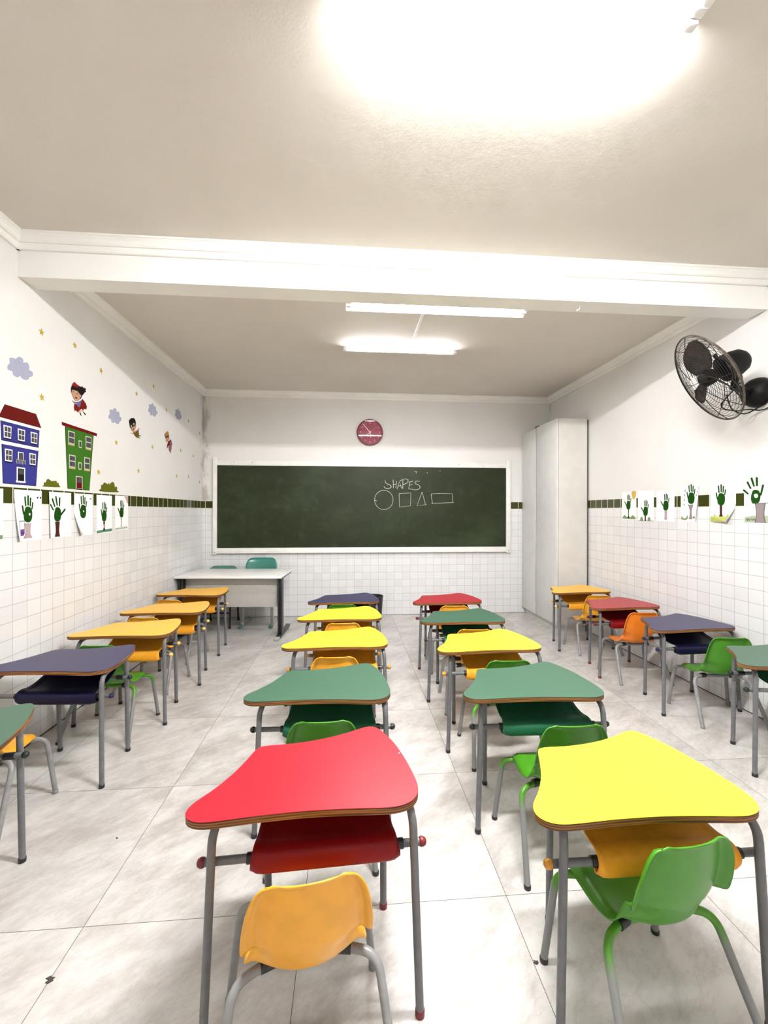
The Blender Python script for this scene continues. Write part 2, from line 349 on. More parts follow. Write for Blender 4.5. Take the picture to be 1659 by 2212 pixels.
CHALK = {'letters': [[(0.513,1.954),(0.515,1.935),(0.54,1.906),(0.581,1.89),(0.604,1.869),(0.59,1.846),(0.548,1.836),(0.516,1.845),(0.497,1.867)],[(0.631,1.966),(0.636,1.846)],[(0.679,1.949),(0.671,1.845)],[(0.634,1.896),(0.675,1.901)],[(0.691,1.832),(0.722,1.942),(0.757,1.838)],[(0.701,1.874),(0.751,1.88)],[(0.771,1.836),(0.775,1.96)],[(0.729,1.946),(0.776,1.974),(0.827,1.977),(0.85,1.961),(0.846,1.933),(0.815,1.908),(0.775,1.898)],[(0.874,1.939),(0.86,1.833),(0.925,1.828)],[(0.866,1.886),(0.913,1.898)],[(0.874,1.933),(0.927,1.948)],[(1.02,1.944),(0.976,1.948),(0.953,1.93),(0.961,1.909),(1.0,1.893),(1.026,1.868),(1.015,1.837),(0.977,1.822),(0.93,1.821)]],'circle': [[(0.362,1.67),(0.363,1.689),(0.366,1.707),(0.372,1.725),(0.38,1.741),(0.39,1.757),(0.402,1.771),(0.416,1.783),(0.431,1.793),(0.447,1.801),(0.464,1.806),(0.482,1.81),(0.5,1.81),(0.517,1.809),(0.535,1.805),(0.552,1.798),(0.568,1.789),(0.582,1.778),(0.595,1.766),(0.606,1.751),(0.616,1.735),(0.623,1.718),(0.628,1.7),(0.63,1.682),(0.63,1.663),(0.628,1.645),(0.623,1.627),(0.617,1.609),(0.608,1.593),(0.597,1.579),(0.584,1.565),(0.569,1.554),(0.554,1.545),(0.537,1.538),(0.52,1.534),(0.502,1.532),(0.484,1.532),(0.466,1.535),(0.449,1.54),(0.433,1.548),(0.418,1.558),(0.404,1.569),(0.392,1.583),(0.381,1.598),(0.373,1.615),(0.367,1.632),(0.363,1.65),(0.362,1.669),(0.363,1.687),(0.369,1.661),(0.396,1.658)]],'square': [[(0.718,1.766),(0.891,1.775),(0.885,1.588),(0.724,1.568),(0.718,1.766)]],'triangle': [[(1.057,1.79),(0.981,1.584),(1.126,1.607)],[(1.057,1.79),(1.105,1.612)]],'rectangle': [[(1.189,1.76),(1.273,1.769),(1.35,1.772),(1.504,1.766),(1.514,1.633)],[(1.189,1.76),(1.211,1.626)],[(1.192,1.623),(1.322,1.627),(1.436,1.634),(1.528,1.637)]],'mark': [[(0.941,2.094),(0.976,2.09),(0.966,2.062)],[(1.124,2.074),(1.141,2.068)],[(1.319,2.104),(1.327,2.093)]]}
TOP = [(-0.22,0.1763),(-0.2294,0.1629),(-0.2355,0.1476),(-0.2406,0.1319),(-0.2455,0.1162),(-0.2508,0.1006),(-0.2565,0.085),(-0.2623,0.0696),(-0.2682,0.0542),(-0.2744,0.0389),(-0.281,0.0238),(-0.2884,0.009),(-0.2962,-0.0055),(-0.3043,-0.0199),(-0.3128,-0.034),(-0.3216,-0.048),(-0.3309,-0.0616),(-0.341,-0.0747),(-0.3512,-0.0876),(-0.3609,-0.101),(-0.3688,-0.1154),(-0.3739,-0.1311),(-0.3746,-0.1474),(-0.3695,-0.163),(-0.3588,-0.1755),(-0.3449,-0.1842),(-0.3293,-0.1895),(-0.313,-0.1918),(-0.2965,-0.1922),(-0.28,-0.1917),(-0.2635,-0.1908),(-0.247,-0.1897),(-0.2306,-0.1885),(-0.2141,-0.1873),(-0.1977,-0.1861),(-0.1812,-0.1849),(-0.1647,-0.1839),(-0.1483,-0.1831),(-0.1318,-0.1825),(-0.1153,-0.182),(-0.0988,-0.1816),(-0.0823,-0.1813),(-0.0658,-0.181),(-0.0493,-0.1809),(-0.0328,-0.1809),(-0.0163,-0.1812),(0.0002,-0.1817),(0.0167,-0.1823),(0.0332,-0.1831),(0.0497,-0.184),(0.0661,-0.185),(0.0826,-0.1861),(0.0991,-0.1872),(0.1155,-0.1885),(0.132,-0.1898),(0.1484,-0.1912),(0.1648,-0.1926),(0.1813,-0.194),(0.1977,-0.1951),(0.2142,-0.1956),(0.2307,-0.1949),(0.247,-0.1925),(0.2628,-0.1878),(0.2776,-0.1805),(0.2906,-0.1704),(0.3008,-0.1575),(0.3086,-0.143),(0.3133,-0.1272),(0.3156,-0.1109),(0.3163,-0.0944),(0.3159,-0.0779),(0.3146,-0.0615),(0.313,-0.0451),(0.311,-0.0287),(0.3089,-0.0123),(0.3069,0.0041),(0.3048,0.0204),(0.3023,0.0367),(0.2992,0.053),(0.2961,0.0691),(0.2928,0.0853),(0.2894,0.1015),(0.2857,0.1175),(0.2815,0.1335),(0.277,0.1494),(0.2719,0.1651),(0.2662,0.1806),(0.2602,0.1959),(0.2538,0.2112),(0.2473,0.2263),(0.2404,0.2413),(0.2319,0.2554),(0.2214,0.2681),(0.2078,0.2771),(0.1915,0.2784),(0.1756,0.2745),(0.1604,0.2679),(0.1457,0.2606),(0.1309,0.2532),(0.1161,0.246),(0.101,0.2392),(0.0858,0.2328),(0.0705,0.2268),(0.055,0.221),(0.0393,0.2158),(0.0235,0.2112),(0.0075,0.2069),(-0.0085,0.2031),(-0.0246,0.1996),(-0.0408,0.1963),(-0.0571,0.1936),(-0.0734,0.1913),(-0.0898,0.1893),(-0.1062,0.1878),(-0.1227,0.1868),(-0.1392,0.1863),(-0.1557,0.186),(-0.1722,0.1859),(-0.1887,0.1854),(-0.2049,0.1828)]

# ---------------------------------------------------------------- the room
structure('floor', MB().box(XL - 0.1, XR + 0.1, YF - 0.1, YB + 0.1, -0.1, 0), 'floor')
structure('ceiling', MB().box(XL - 0.1, XR + 0.1, YF - 0.1, YB + 0.1, ZC, ZC + 0.1), 'ceiling')
structure('wall_left', MB().box(XL - 0.1, XL, YF, YB, 0, ZC), 'wall_left')
structure('wall_right', MB().box(XR, XR + 0.1, YF, YB, 0, ZC), 'wall_right')
structure('wall_front', MB().box(XL - 0.1, XR + 0.1, YB, YB + 0.1, 0, ZC), 'wall_front')
structure('wall_back', MB().box(XL - 0.1, XR + 0.1, YF - 0.1, YF, 0, ZC), 'wall_back')
BY0, BY1, BZ = 2.80, 2.955, 2.955
structure('trim_1', MB().box(XL, XR, BY0, BY1, BZ, ZC), 'beam')['label'] = 'white plastered ceiling beam'
CORN = [(0, 3.117), (0.016, 3.117), (0.022, 3.122), (0.026, 3.152), (0.036, 3.153), (0.044, 3.160), (0.052, 3.178), (0.068, 3.192), (0.075, 3.194), (0.075, ZC), (0, ZC)]
def cornice(name, axis, pos, sign, a, b):
    mb = MB(); n = len(CORN)
    for t in (a, b):
        for d, z in CORN: mb.v.append(Vector((pos + sign * d, t, z)) if axis == 1 else Vector((t, pos + sign * d, z)))
    for i in range(n): mb.f.append((i, (i + 1) % n, n + (i + 1) % n, n + i))
    mb.f.append(tuple(range(n))); mb.f.append(tuple(range(n, 2 * n)))
    structure(name, mb, 'trim')
cornice('trim_2', 0, BY0, -1, XL, XR); cornice('trim_3', 0, YB, -1, XL, XR)
cornice('trim_4', 1, XL, 1, BY1, YB); cornice('trim_5', 1, XR, -1, BY1, YB)
cornice('trim_6', 1, XL, 1, YF, BY0); cornice('trim_7', 1, XR, -1, YF, BY0)
# dark open joint where the floor tiles stop short of the walls
MT['gap'] = mat('dark_floor_joint', (0.05, 0.045, 0.04), 0.9)
structure('baseboard_right', MB().box(XR - 0.007, XR, YF, YB, 0, 0.004), 'gap')
structure('baseboard_left', MB().box(XL, XL + 0.007, YF, YB, 0, 0.004), 'gap')
structure('baseboard_front', MB().box(XL, XR, YB - 0.005, YB, 0, 0.003), 'gap')

# ---------------------------------------------------------------- fluorescent lamps
def lamp(label, x0, x1, y, ntube, key, wings=0.0):
    t = thing('fluorescent_lamp', label, 'lamp', ((x0 + x1) / 2, y, ZC), 0, 'fluorescent ceiling lamps')
    h = MB()
    # slim batten with the bare tubes below it; the wide fitting also has sloping white wings
    drop = 0.088 if wings else 0.021; bat = 0.042 if wings else 0.030
    bw = 0.030 if wings else 0.018
    h.rbox(x0, x1, y - bw, y + bw, ZC - bat, ZC, 0.004)
    obj('batten', h, 'lamp_white', t, world=True)
    if wings:
        wv = MB()
        for sgn in (-1, 1):
            wv.add([(x, y + sgn * d, z) for x in (x0, x1) for d, z in ((0.030, ZC - 0.040), (wings, ZC - 0.105), (wings, ZC - 0.108), (0.030, ZC - 0.044))], [(0, 1, 5, 4), (1, 2, 6, 5), (2, 3, 7, 6), (3, 0, 4, 7), (0, 1, 2, 3), (4, 5, 6, 7)])
        obj('reflector_wing', wv, 'lamp_white', t, world=True, smooth=0)
    for k in range(ntube):
        dy = (-0.036 if ntube == 1 else (-0.036, 0.036)[k]) if not wings else (-0.03, 0.03)[k]
        tb = obj('tube', MB().tube([(x0 + 0.045, y + dy, ZC - drop), (x1 - 0.045, y + dy, ZC - drop)], 0.015, 10), 'tube_' + key, t, world=True)
        for xa, xb in ((x0 + 0.005, x0 + 0.045), (x1 - 0.045, x1 - 0.005)):
            obj('lamp_holder', MB().rbox(xa, xb, y + dy - 0.016, y + dy + 0.016, ZC - drop - 0.02, ZC - (bat - 0.002 if wings else 0.0), 0.004), 'lamp_white', tb, world=True)
    return t
MT['lamp_white'] = mat('white_lamp_enamel', (0.80, 0.79, 0.77), 0.5, var=0.02)
for k, v in TUBE.items(): MT['tube_' + k] = emit('lit_tube_' + k, LAMP_COLOR, v)
lamp('long fluorescent lamp on the ceiling nearest the camera, at the top of the photo', -0.02, 1.19, 1.33, 2, 'front')
lamp('long fluorescent lamp on the ceiling just behind the white beam', -0.03, 1.42, 3.28, 2, 'middle', 0.095)
lamp('fluorescent lamp on the ceiling nearest the blackboard', -0.075, 1.13, 4.43, 1, 'back')
lamp('added fill lamp on the ceiling behind the camera, out of view', 0.0, 1.2, -0.75, 2, 'rear')  # unseen lamp, added to fill the near desk fronts
tag(obj('cable_conduit', MB().box(0.615, 0.637, 3.37, 4.36, ZC - 0.016, ZC), 'lamp_white', smooth=0), 'thin white cable conduit on the ceiling between the two back lamps', 'conduit')
hk = MB().tube(bend([(1.62, 2.87, BZ), (1.62, 2.87, BZ - 0.02), (1.60, 2.87, BZ - 0.03)], 0.01), 0.004, 8).box(1.585, 1.645, 2.855, 2.885, BZ - 0.004, BZ)
tag(obj('ceiling_hook', hk, 'lamp_white'), 'small white hook under the ceiling beam', 'hook')

# ---------------------------------------------------------------- blackboard and clock on the board wall
def bp(X, Z, d): return (X, YB - d, Z)
t = thing('blackboard', 'wide green blackboard in a white frame with chalk shapes on it', 'blackboard', (0.24, YB, 0.905))
obj('writing_surface', MB().box(-1.862, 2.322, YB - 0.018, YB, 0.975, 2.165), 'board', t, world=True, smooth=0)
rails = [('frame_rail', (-1.865, 2.325, 2.150, 2.222), 0.034), ('frame_rail', (-1.865, 2.325, 0.912, 0.985), 0.034),
         ('frame_post', (-1.912, -1.855, 0.895, 2.262), 0.042), ('frame_post', (2.316, 2.382, 0.895, 2.262), 0.042)]
for n, (a, b, c, d), dep in rails: obj(n, MB().rbox(a, b, YB - dep, YB, c, d, 0.004), 'frame_white', t, world=True)
ct = obj('chalk_ledge', MB().rbox(-1.855, 2.316, YB - 0.060, YB - 0.030, 0.912, 0.934, 0.003), 'frame_white', t, world=True)
for X in (-1.885, 2.350): obj('screw', MB().tube([(X, YB - 0.041, 0.925), (X, YB - 0.0445, 0.925)], 0.006, 10), 'black', t, world=True)
for X in (-1.62, -1.37, 0.14, 1.60): obj('screw', MB().tube([(X, YB - 0.033, 2.192), (X, YB - 0.0360, 2.192)], 0.005, 10), 'black', t, world=True)
def chalk(name, lines, r=0.0036):
    mb = MB()
    for ln in lines:
        if len(ln) > 2 and name in ('chalk_letters',): ln = [(p.x, p.y) for p in spline([(a, b, 0) for a, b in ln], 4)] if len(ln) > 4 else ln
        mb.tube([(a, YB - 0.0185, b) for a, b in ln], r, 6)
    for v in mb.v: v.y = YB - 0.0185 + (v.y - (YB - 0.0185)) * 0.25
    return obj(name, mb, 'chalk', t, world=True)
chalk('chalk_letters', CHALK['letters'], 0.0042)
for n in ('circle', 'square', 'triangle', 'rectangle'): chalk('chalk_' + n, CHALK[n])
for mk_ in CHALK['mark']: chalk('chalk_mark', [mk_], 0.004)

CX, CZ = 0.293, 2.648
t = thing('wall_clock', 'round red wall clock above the blackboard', 'clock', (CX, YB, CZ))
TC = Matrix.Translation((0, 0, 0)) @ Matrix.Rotation(PI / 2, 4, 'X')
MT['clock_rim'] = mat('dark_red_plastic', rgb(120, 16, 40), 0.3); MT['clock_face'] = mat('dusty_red_clock_face', rgb(150, 52, 74), 0.6, var=0.03)
MT['clock_ink'] = mat('pale_pink_print', rgb(216, 150, 164), 0.6); MT['hand_white'] = mat('white_clock_hand', (0.85, 0.82, 0.8), 0.5)
rim = obj('rim', MB().lathe([(0.170, 0.0), (0.188, 0.004), (0.190, 0.03), (0.184, 0.046), (0.176, 0.047), (0.172, 0.040), (0.171, 0.022)], 64, TC, caps=False), 'clock_rim', t)
obj('face', MB().lathe([(0.173, 0.0), (0.173, 0.022)], 64, TC), 'clock_face', t)
for h in range(1, 13):
    a = PI / 2 - h * PI / 6
    cu = bpy.data.curves.new('numeral', 'FONT'); cu.body = str(h); cu.size = 0.042; cu.align_x = 'CENTER'; cu.align_y = 'CENTER'; cu.extrude = 0.0006
    tmp = bpy.data.objects.new('numeral_text', cu); C.objects.link(tmp)
    bpy.context.view_layer.update()
    me = bpy.data.meshes.new_from_object(tmp.evaluated_get(bpy.context.evaluated_depsgraph_get()))
    bpy.data.objects.remove(tmp)
    me.transform(Matrix.Translation((0.138 * math.cos(a), -0.0228, 0.138 * math.sin(a))) @ Matrix.Rotation(PI / 2, 4, 'X'))
    me.materials.clear(); me.materials.append(MT['clock_ink'])
    o = bpy.data.objects.new('numeral', me); C.objects.link(o); o.parent = t
def hand(name, dx, dz, wd, y, m='hand_white', back=0.015):
    L = math.hypot(dx, dz); ux, uz = dx / L, dz / L; px, pz = -uz * wd / 2, ux * wd / 2
    a = (-ux * back, -uz * back); mb = MB(); pts = [(a[0] + px, a[1] + pz), (a[0] - px, a[1] - pz), (dx - px * 0.6, dz - pz * 0.6), (dx + px * 0.6, dz + pz * 0.6)]
    mb.add([(p[0], y, p[1]) for p in pts] + [(p[0], y - 0.0012, p[1]) for p in pts], [(0, 1, 2, 3), (4, 5, 6, 7), (0, 1, 5, 4), (1, 2, 6, 5), (2, 3, 7, 6), (3, 0, 4, 7)])
    obj(name, mb, m, t, smooth=0)
hand('minute_hand', -0.108, 0.124, 0.010, -0.030); hand('hour_hand', -0.058, -0.050, 0.011, -0.027); hand('alarm_hand', 0.010, -0.078, 0.009, -0.025)
hand('second_hand', 0.10, 0.085, 0.004, -0.033, 'clock_ink', 0.03)
obj('hub', MB().lathe([(0.009, 0.022), (0.009, 0.036), (0.004, 0.038)], 16, TC), 'hand_white', t)
k = NT('clock_glass'); tr = k.node('ShaderNodeBsdfTransparent'); gl = k.node('ShaderNodeBsdfGlossy'); gl.inputs['Roughness'].default_value = 0.02
fr = k.node('ShaderNodeFresnel'); fr.inputs[0].default_value = 1.5; mx = k.node('ShaderNodeMixShader')
k.t.links.new(fr.outputs[0], mx.inputs[0]); k.t.links.new(tr.outputs[0], mx.inputs[1]); k.t.links.new(gl.outputs[0], mx.inputs[2])
k.t.links.new(mx.outputs[0], k.t.nodes['Material Output'].inputs['Surface'])
MT['glass'] = k.m
gmb = MB(); gmb.v = [Vector((0.172 * math.cos(q * PI / 32), -0.041 + GLASS_TILT * math.sin(q * PI / 32) * 0.172, 0.172 * math.sin(q * PI / 32))) for q in range(64)]; gmb.f = [tuple(range(64))]
obj('glass', gmb, 'glass', t, smooth=0)

# ---------------------------------------------------------------- tall cabinet
CX0, CX1, CY0, CY1, CH = 2.572, 2.962, 5.07, 6.118, 2.668
MT['cab'] = mat('off_white_melamine', (0.62, 0.60, 0.555), 0.42, var=0.03, scale=8)
MT['cab_door'] = mat('white_melamine_door', (0.66, 0.655, 0.63), 0.38, var=0.03, scale=8)
MT['cab_seam'] = mat('grey_cabinet_seam', (0.28, 0.275, 0.265), 0.6)
MT['cab_gap'] = mat('dark_cabinet_gap', (0.10, 0.095, 0.09), 0.8)
t = thing('tall_cabinet', 'tall white two-door cabinet in the corner right of the blackboard', 'cabinet', ((CX0 + CX1) / 2, (CY0 + CY1) / 2, 0))
obj('body', MB().box(CX0 + 0.022, CX1, CY0, CY1, 0.085, CH), 'cab', t, world=True, smooth=0)
obj('plinth', MB().box(CX0 + 0.045, CX1 - 0.01, CY0 + 0.012, CY1 - 0.004, 0, 0.085), 'cab', t, world=True, smooth=0)
obj('door', MB().rbox(CX0, CX0 + 0.019, CY0 + 0.003, 5.655, 0.088, CH - 0.002, 0.002), 'cab_door', t, world=True)
obj('door', MB().rbox(CX0 - 0.004, CX0 + 0.015, 5.672, CY1 - 0.002, 0.088, CH - 0.016, 0.002), 'cab_door', t, world=True)
obj('centre_strip', MB().box(CX0 + 0.002, CX0 + 0.0225, 5.654, 5.673, 0.09, CH - 0.004), 'cab_seam', t, world=True, smooth=0)
obj('gap_shade', MB().box(CX1, XR - 0.004, CY0 + 0.01, CY1, 0.0, CH - 0.012), 'cab_gap', t, world=True, smooth=0)  # dark box in the gap to the wall, its shade put into colour
hp = MB()
for i in range(4): hp.box(CX0 + 0.03, CX0 + 0.045, 5.66 + i * 0.03, 5.675 + i * 0.03, CH, CH + 0.030 - 0.006 * (i % 2))
tag(obj('metal_bracket', hp, 'cab_gap', smooth=0), 'small dark metal bracket lying on top of the tall white cabinet', 'bracket')

# ---------------------------------------------------------------- teacher's corner
RT = -3.5
t = thing('teacher_desk', 'white-topped teacher desk with black metal legs in the front left corner', 'desk', (-1.402, 5.43, 0), RT)
MT['black_metal'] = mat('black_painted_metal', (0.012, 0.012, 0.013), 0.35, var=0.2)
obj('desktop', MB().rbox(-0.625, 0.625, -0.345, 0.345, 0.712, 0.737, 0.004), 'white_lam', t)
obj('modesty_panel', MB().rbox(-0.555, 0.572, -0.19, -0.172, 0.345, 0.700, 0.002), 'panel_grey', t)
for sx in (-0.585, 0.590):
    lg = MB().rbox(sx - 0.026, sx - 0.004, -0.265, -0.165, 0.035, 0.712, 0.003).rbox(sx + 0.004, sx + 0.026, -0.265, -0.165, 0.035, 0.712, 0.003).box(sx - 0.02, sx + 0.02, -0.25, -0.18, 0.035, 0.708)
    l = obj('leg', lg, 'black_metal', t)
    obj('top_bracket', MB().rbox(sx - 0.024, sx + 0.024, -0.30, 0.30, 0.690, 0.712, 0.004), 'black_metal', l)
    obj('foot_bar', MB().rbox(sx - 0.028, sx + 0.028, -0.40, 0.22, 0.004, 0.038, 0.008), 'black_metal', l)
    obj('foot_cap', MB().rbox(sx - 0.031, sx + 0.031, -0.435, -0.375, 0.0, 0.042, 0.010), 'skid_steel', l)
t = thing('teacher_chair', 'teal plastic chair behind the white teacher desk, its back rising over the desktop', 'chair', (-1.205, 5.76, 0))
def curved_back(x0, x1, z0, z1, y, bow):
    rows = []
    for j in range(13):
        v = j / 12; row = []
        ins = 0.03 * max(0, (v - 0.75) / 0.25) ** 2
        for i in range(17):
            u = -1 + i / 8; xx = (x0 + x1) / 2 + u * ((x1 - x0) / 2 - ins)
            zz = z0 + (z1 - z0) * v - 0.02 * max(0, abs(u) - 0.8) / 0.2 * (1 if v > 0.7 else 0)
            row.append((xx, y - bow * u * u + 0.05 * v + (0.02 * ((v - 0.9) / 0.1) if v > 0.9 else 0), zz))
        rows.append(row)
    return MB().grid(rows)
obj('backrest', curved_back(-0.205, 0.215, 0.50, 0.862, 0.15, 0.045), 'teal', t, solid=0.007, smooth=60)
seat = MB().grid([[(-0.21 + 0.42 * i / 10, -0.24 + 0.40 * j / 10, 0.455 - 0.012 * math.sin(PI * j / 10) + (0.012 if i in (0, 10) else 0)) for i in range(11)] for j in range(11)])
obj('seat', seat, 'teal', t, solid=0.008, smooth=60)
for sx in (-0.185, 0.195):
    l = obj('leg', MB().rbox(sx - 0.018, sx + 0.018, -0.14, -0.10, 0.02, 0.445, 0.005), 'skid_steel', t)
    obj('skid', MB().tube(bend([(sx, -0.22, 0.022), (sx, 0.24, 0.022)], 0.02), 0.016, 12), 'skid_steel', l)
    obj('skid_cap', MB().rbox(sx - 0.024, sx + 0.024, -0.245, -0.17, 0.0, 0.046, 0.014), 'dark_teal', l)
    obj('skid_cap', MB().rbox(sx - 0.022, sx + 0.022, 0.20, 0.255, 0.0, 0.042, 0.012), 'dark_teal', l)
    obj('back_post', MB().tube(bend([(sx, 0.10, 0.44), (sx * 0.9, 0.185, 0.45), (sx * 0.9, 0.193, 0.62)], 0.04), 0.011, 10), 'skid_steel', t)
t = thing('stacking_chair', 'low teal chair on black legs, mostly hidden behind the white teacher desk', 'chair', (-1.715, 5.77, 0))
obj('backrest', curved_back(-0.20, 0.20, 0.52, 0.752, 0.14, 0.03), 'dark_teal', t, solid=0.007, smooth=60)
obj('seat', MB().rbox(-0.20, 0.20, -0.20, 0.18, 0.405, 0.425, 0.008), 'dark_teal', t)
for sx in (-0.185, 0.185):
    l = obj('leg', MB().tube(bend([(sx, -0.205, 0.0), (sx, -0.18, 0.40)], 0.03), 0.012, 10), 'black_metal', t)
    obj('foot_cap', MB().lathe([(0.017, 0.0), (0.017, 0.02), (0.013, 0.024)], 14, Matrix.Translation((sx, -0.205, 0))), 'black', l)
    l = obj('leg', MB().tube(bend([(sx, 0.215, 0.0), (sx, 0.165, 0.42), (sx, 0.185, 0.66)], 0.05), 0.012, 10), 'black_metal', t)
    obj('foot_cap', MB().lathe([(0.017, 0.0), (0.017, 0.02), (0.013, 0.024)], 14, Matrix.Translation((sx, 0.213, 0))), 'black', l)
obj('stretcher', MB().tube([(-0.185, -0.193, 0.195), (0.185, -0.193, 0.195)], 0.011, 10), 'black_metal', t)
t = thing('waste_bin', 'black plastic waste bin against the tiled wall behind the navy desk', 'bin', (0.345, 5.97, 0))
obj('bucket', MB().lathe([(0.100, 0.0), (0.108, 0.004), (0.128, 0.29), (0.134, 0.295), (0.134, 0.312), (0.126, 0.314), (0.122, 0.29), (0.103, 0.012)], 36), 'black', t)

# ---------------------------------------------------------------- school desks
DH = 0.63
def tray_mb():
    prof = spline([(-0.146, 0.432, 0), (-0.157, 0.444, 0), (-0.157, 0.466, 0), (-0.146, 0.486, 0), (-0.120, 0.494, 0), (-0.085, 0.490, 0), (-0.04, 0.496, 0), (0.02, 0.516, 0), (0.075, 0.546, 0), (0.115, 0.566, 0), (0.140, 0.570, 0)], 3)
    rows = []
    for i, p in enumerate(prof):
        v = i / (len(prof) - 1); hw = 0.226 - 0.034 * v
        row = []
        for k in range(25):
            u = -1 + k / 12
            e = max(0.0, abs(u) - 0.86) / 0.14
            # rounded ends: the lip pulls up at its corners, the floor curls up slightly at its sides
            lip = max(0.0, 1 - v / 0.20)
            row.append((0.030 - 0.006 * v + u * (hw - 0.012 * lip * (1 if i == 0 else 0)), p.x + 0.016 * e * e * lip, p.y + e * e * (0.030 * max(0.0, 1 - v / 0.08) + 0.010 * (1 - lip))))
        rows.append(row)
    return MB().grid(rows)
LEGS = [((-0.316, -0.178), (-0.296, -0.158), (-0.190, 0.148)), ((0.306, -0.192), (0.288, -0.166), (0.236, 0.150)),
        ((-0.184, 0.168), (-0.190, 0.148), (-0.296, -0.158)), ((0.240, 0.162), (0.236, 0.150), (0.288, -0.166))]
def make_desk(col, loc, rot, label):
    t = thing('school_desk', label, 'desk', loc, rot, 'trapezoid school desks in four columns')
    tp = obj('tabletop', MB().prism(TOP, DH - 0.0022, DH, 0.0008), 'top_' + col, t)
    obj('plywood_edge', MB().prism([(a * 0.9985, b * 0.9985) for a, b in TOP], DH - 0.0235, DH - 0.0022, 0.0025), 'ply', tp)
    obj('storage_tray', tray_mb(), 'tray_' + col, t, solid=0.0045, smooth=60)
    zr = DH - 0.0235 - 0.0125
    for i, (ft, tpp, other) in enumerate(LEGS):
        mid = ((tpp[0] + other[0]) / 2, (tpp[1] + other[1]) / 2)
        l = obj('leg', MB().tube(bend([(ft[0], ft[1], 0.012), (tpp[0], tpp[1], zr), (mid[0], mid[1], zr)], 0.062, 8), 0.0125, 14), 'steel', t)
        obj('foot_cap', MB().lathe([(0.0140, 0.0), (0.0145, 0.004), (0.0145, 0.018), (0.0126, 0.020)], 14, Matrix.Translation((ft[0], ft[1], 0))), 'black' if col != 'red' else 'knob_red', l)
    for y, xa, xb in ((-0.137, -0.327, 0.318), (0.127, -0.222, 0.266)):
        r = obj('rail', MB().tube([(xa, y, 0.474), (xb, y, 0.474)], 0.0115, 14), 'steel', t)
        for x, sg in ((xa, -1), (xb, 1)):
            Tm = Matrix.Translation((x, y, 0.474)) @ Matrix.Rotation(sg * PI / 2, 4, 'Y')
            obj('end_knob', MB().lathe([(0.0118, -0.004), (0.0142, 0.0), (0.0142, 0.008), (0.010, 0.016), (0.004, 0.019)], 16, Tm), 'knob_' + col, r)
        for x in ((xa + 0.135, xb - 0.066) if y < 0 else (xa + 0.052, xb - 0.052)):
            obj('rail_sleeve', MB().tube([(x - (0.012 if y < 0 else 0.020), y, 0.474), (x + (0.012 if y < 0 else 0.020), y, 0.474)], 0.0150, 14), 'black', r)
    return t
DESKS = [
 ('green', -1.615, 1.741, 6.1, 'green-topped desk at the left edge of the photo, nearest along the left wall'),
 ('navy', -1.631, 2.622, -3.8, 'navy-topped desk beside the left tiled wall, in front of the amber desks'),
 ('amber', -1.595, 3.281, -0.5, 'amber-topped desk by the left wall, directly behind the navy desk'),
 ('amber', -1.592, 3.955, -0.3, 'middle of the three amber-topped desks along the left wall'),
 ('amber', -1.639, 4.738, -5.4, 'amber-topped desk by the left wall, right in front of the teacher desk'),
 ('red', -0.103, 1.424, 2.5, 'large red-topped desk in the foreground, an amber chair pushed up to it'),
 ('green', -0.114, 2.156, -1.8, 'green-topped desk directly behind the large foreground red desk'),
 ('yellow', -0.061, 2.918, -0.2, 'bright yellow desk directly behind the green desk in the left centre column'),
 ('yellow', -0.047, 3.622, 0.0, 'bright yellow desk right in front of the navy desk near the blackboard'),
 ('navy', -0.027, 4.266, 1.1, 'navy-topped desk nearest the blackboard, in front of the black bin'),
 ('yellow', 0.912, 1.321, -0.6, 'large bright yellow desk in the right foreground with a few scuff marks'),
 ('green', 0.922, 2.101, -1.9, 'green desk with a chipped plywood edge behind the right foreground yellow desk'),
 ('yellow', 0.926, 2.781, 1.5, 'bright yellow desk between the two green desks of the right centre column'),
 ('green', 0.946, 3.463, -2.2, 'dark green desk between the yellow and the red desk, right centre column'),
 ('red', 0.977, 4.173, 1.5, 'red-topped desk nearest the blackboard, at the head of the right centre column'),
 ('green', 2.635, 2.352, -8.3, 'green-topped desk cut off by the right edge of the photo'),
 ('navy', 2.615, 3.131, 3.0, 'navy-topped desk by the right tiled wall, a green chair pushed under it'),
 ('red', 2.561, 3.844, 3.2, 'red-topped desk by the right tiled wall, an orange chair pushed under it'),
 ('amber', 2.561, 4.582, 3.2, 'amber-topped desk right in front of the tall white cabinet'),
]
first = {}; ALLD = []
for col, x, y, a, lab in DESKS:
    if col in first: ALLD.append(copy_thing(first[col], (x, y, 0), a, lab))
    else: first[col] = make_desk(col, (x, y, 0), a, lab); ALLD.append(first[col])
MT['scuff'] = mat('brown_scuff', rgb(226, 160, 40), 0.6); MT['chip'] = mat('pale_chip', (0.8, 0.6, 0.6), 0.6)
def scuff(desk, x, y, a, b, rot, m):
    P = []
    for k in range(12):
        q = 2 * PI * k / 12; r = 1 + 0.25 * math.sin(3 * q + x * 50); u, v = a * r * math.cos(q), b * r * math.sin(q)
        P.append((x + u * math.cos(rot) - v * math.sin(rot), y + u * math.sin(rot) + v * math.cos(rot)))
    obj('scuff_mark', MB().prism(P, DH - 0.0004, DH + 0.0003), m, desk, smooth=0)
for x, y, a, b, r in ((0.025, 0.080, 0.006, 0.0025, 0.2), (0.043, 0.052, 0.0075, 0.002, -0.5), (0.057, 0.040, 0.005, 0.0015, -0.7)): scuff(ALLD[10], x, y, a, b, r, 'scuff')
scuff(ALLD[5], 0.286, 0.077, 0.004, 0.0018, 0.9, 'chip')

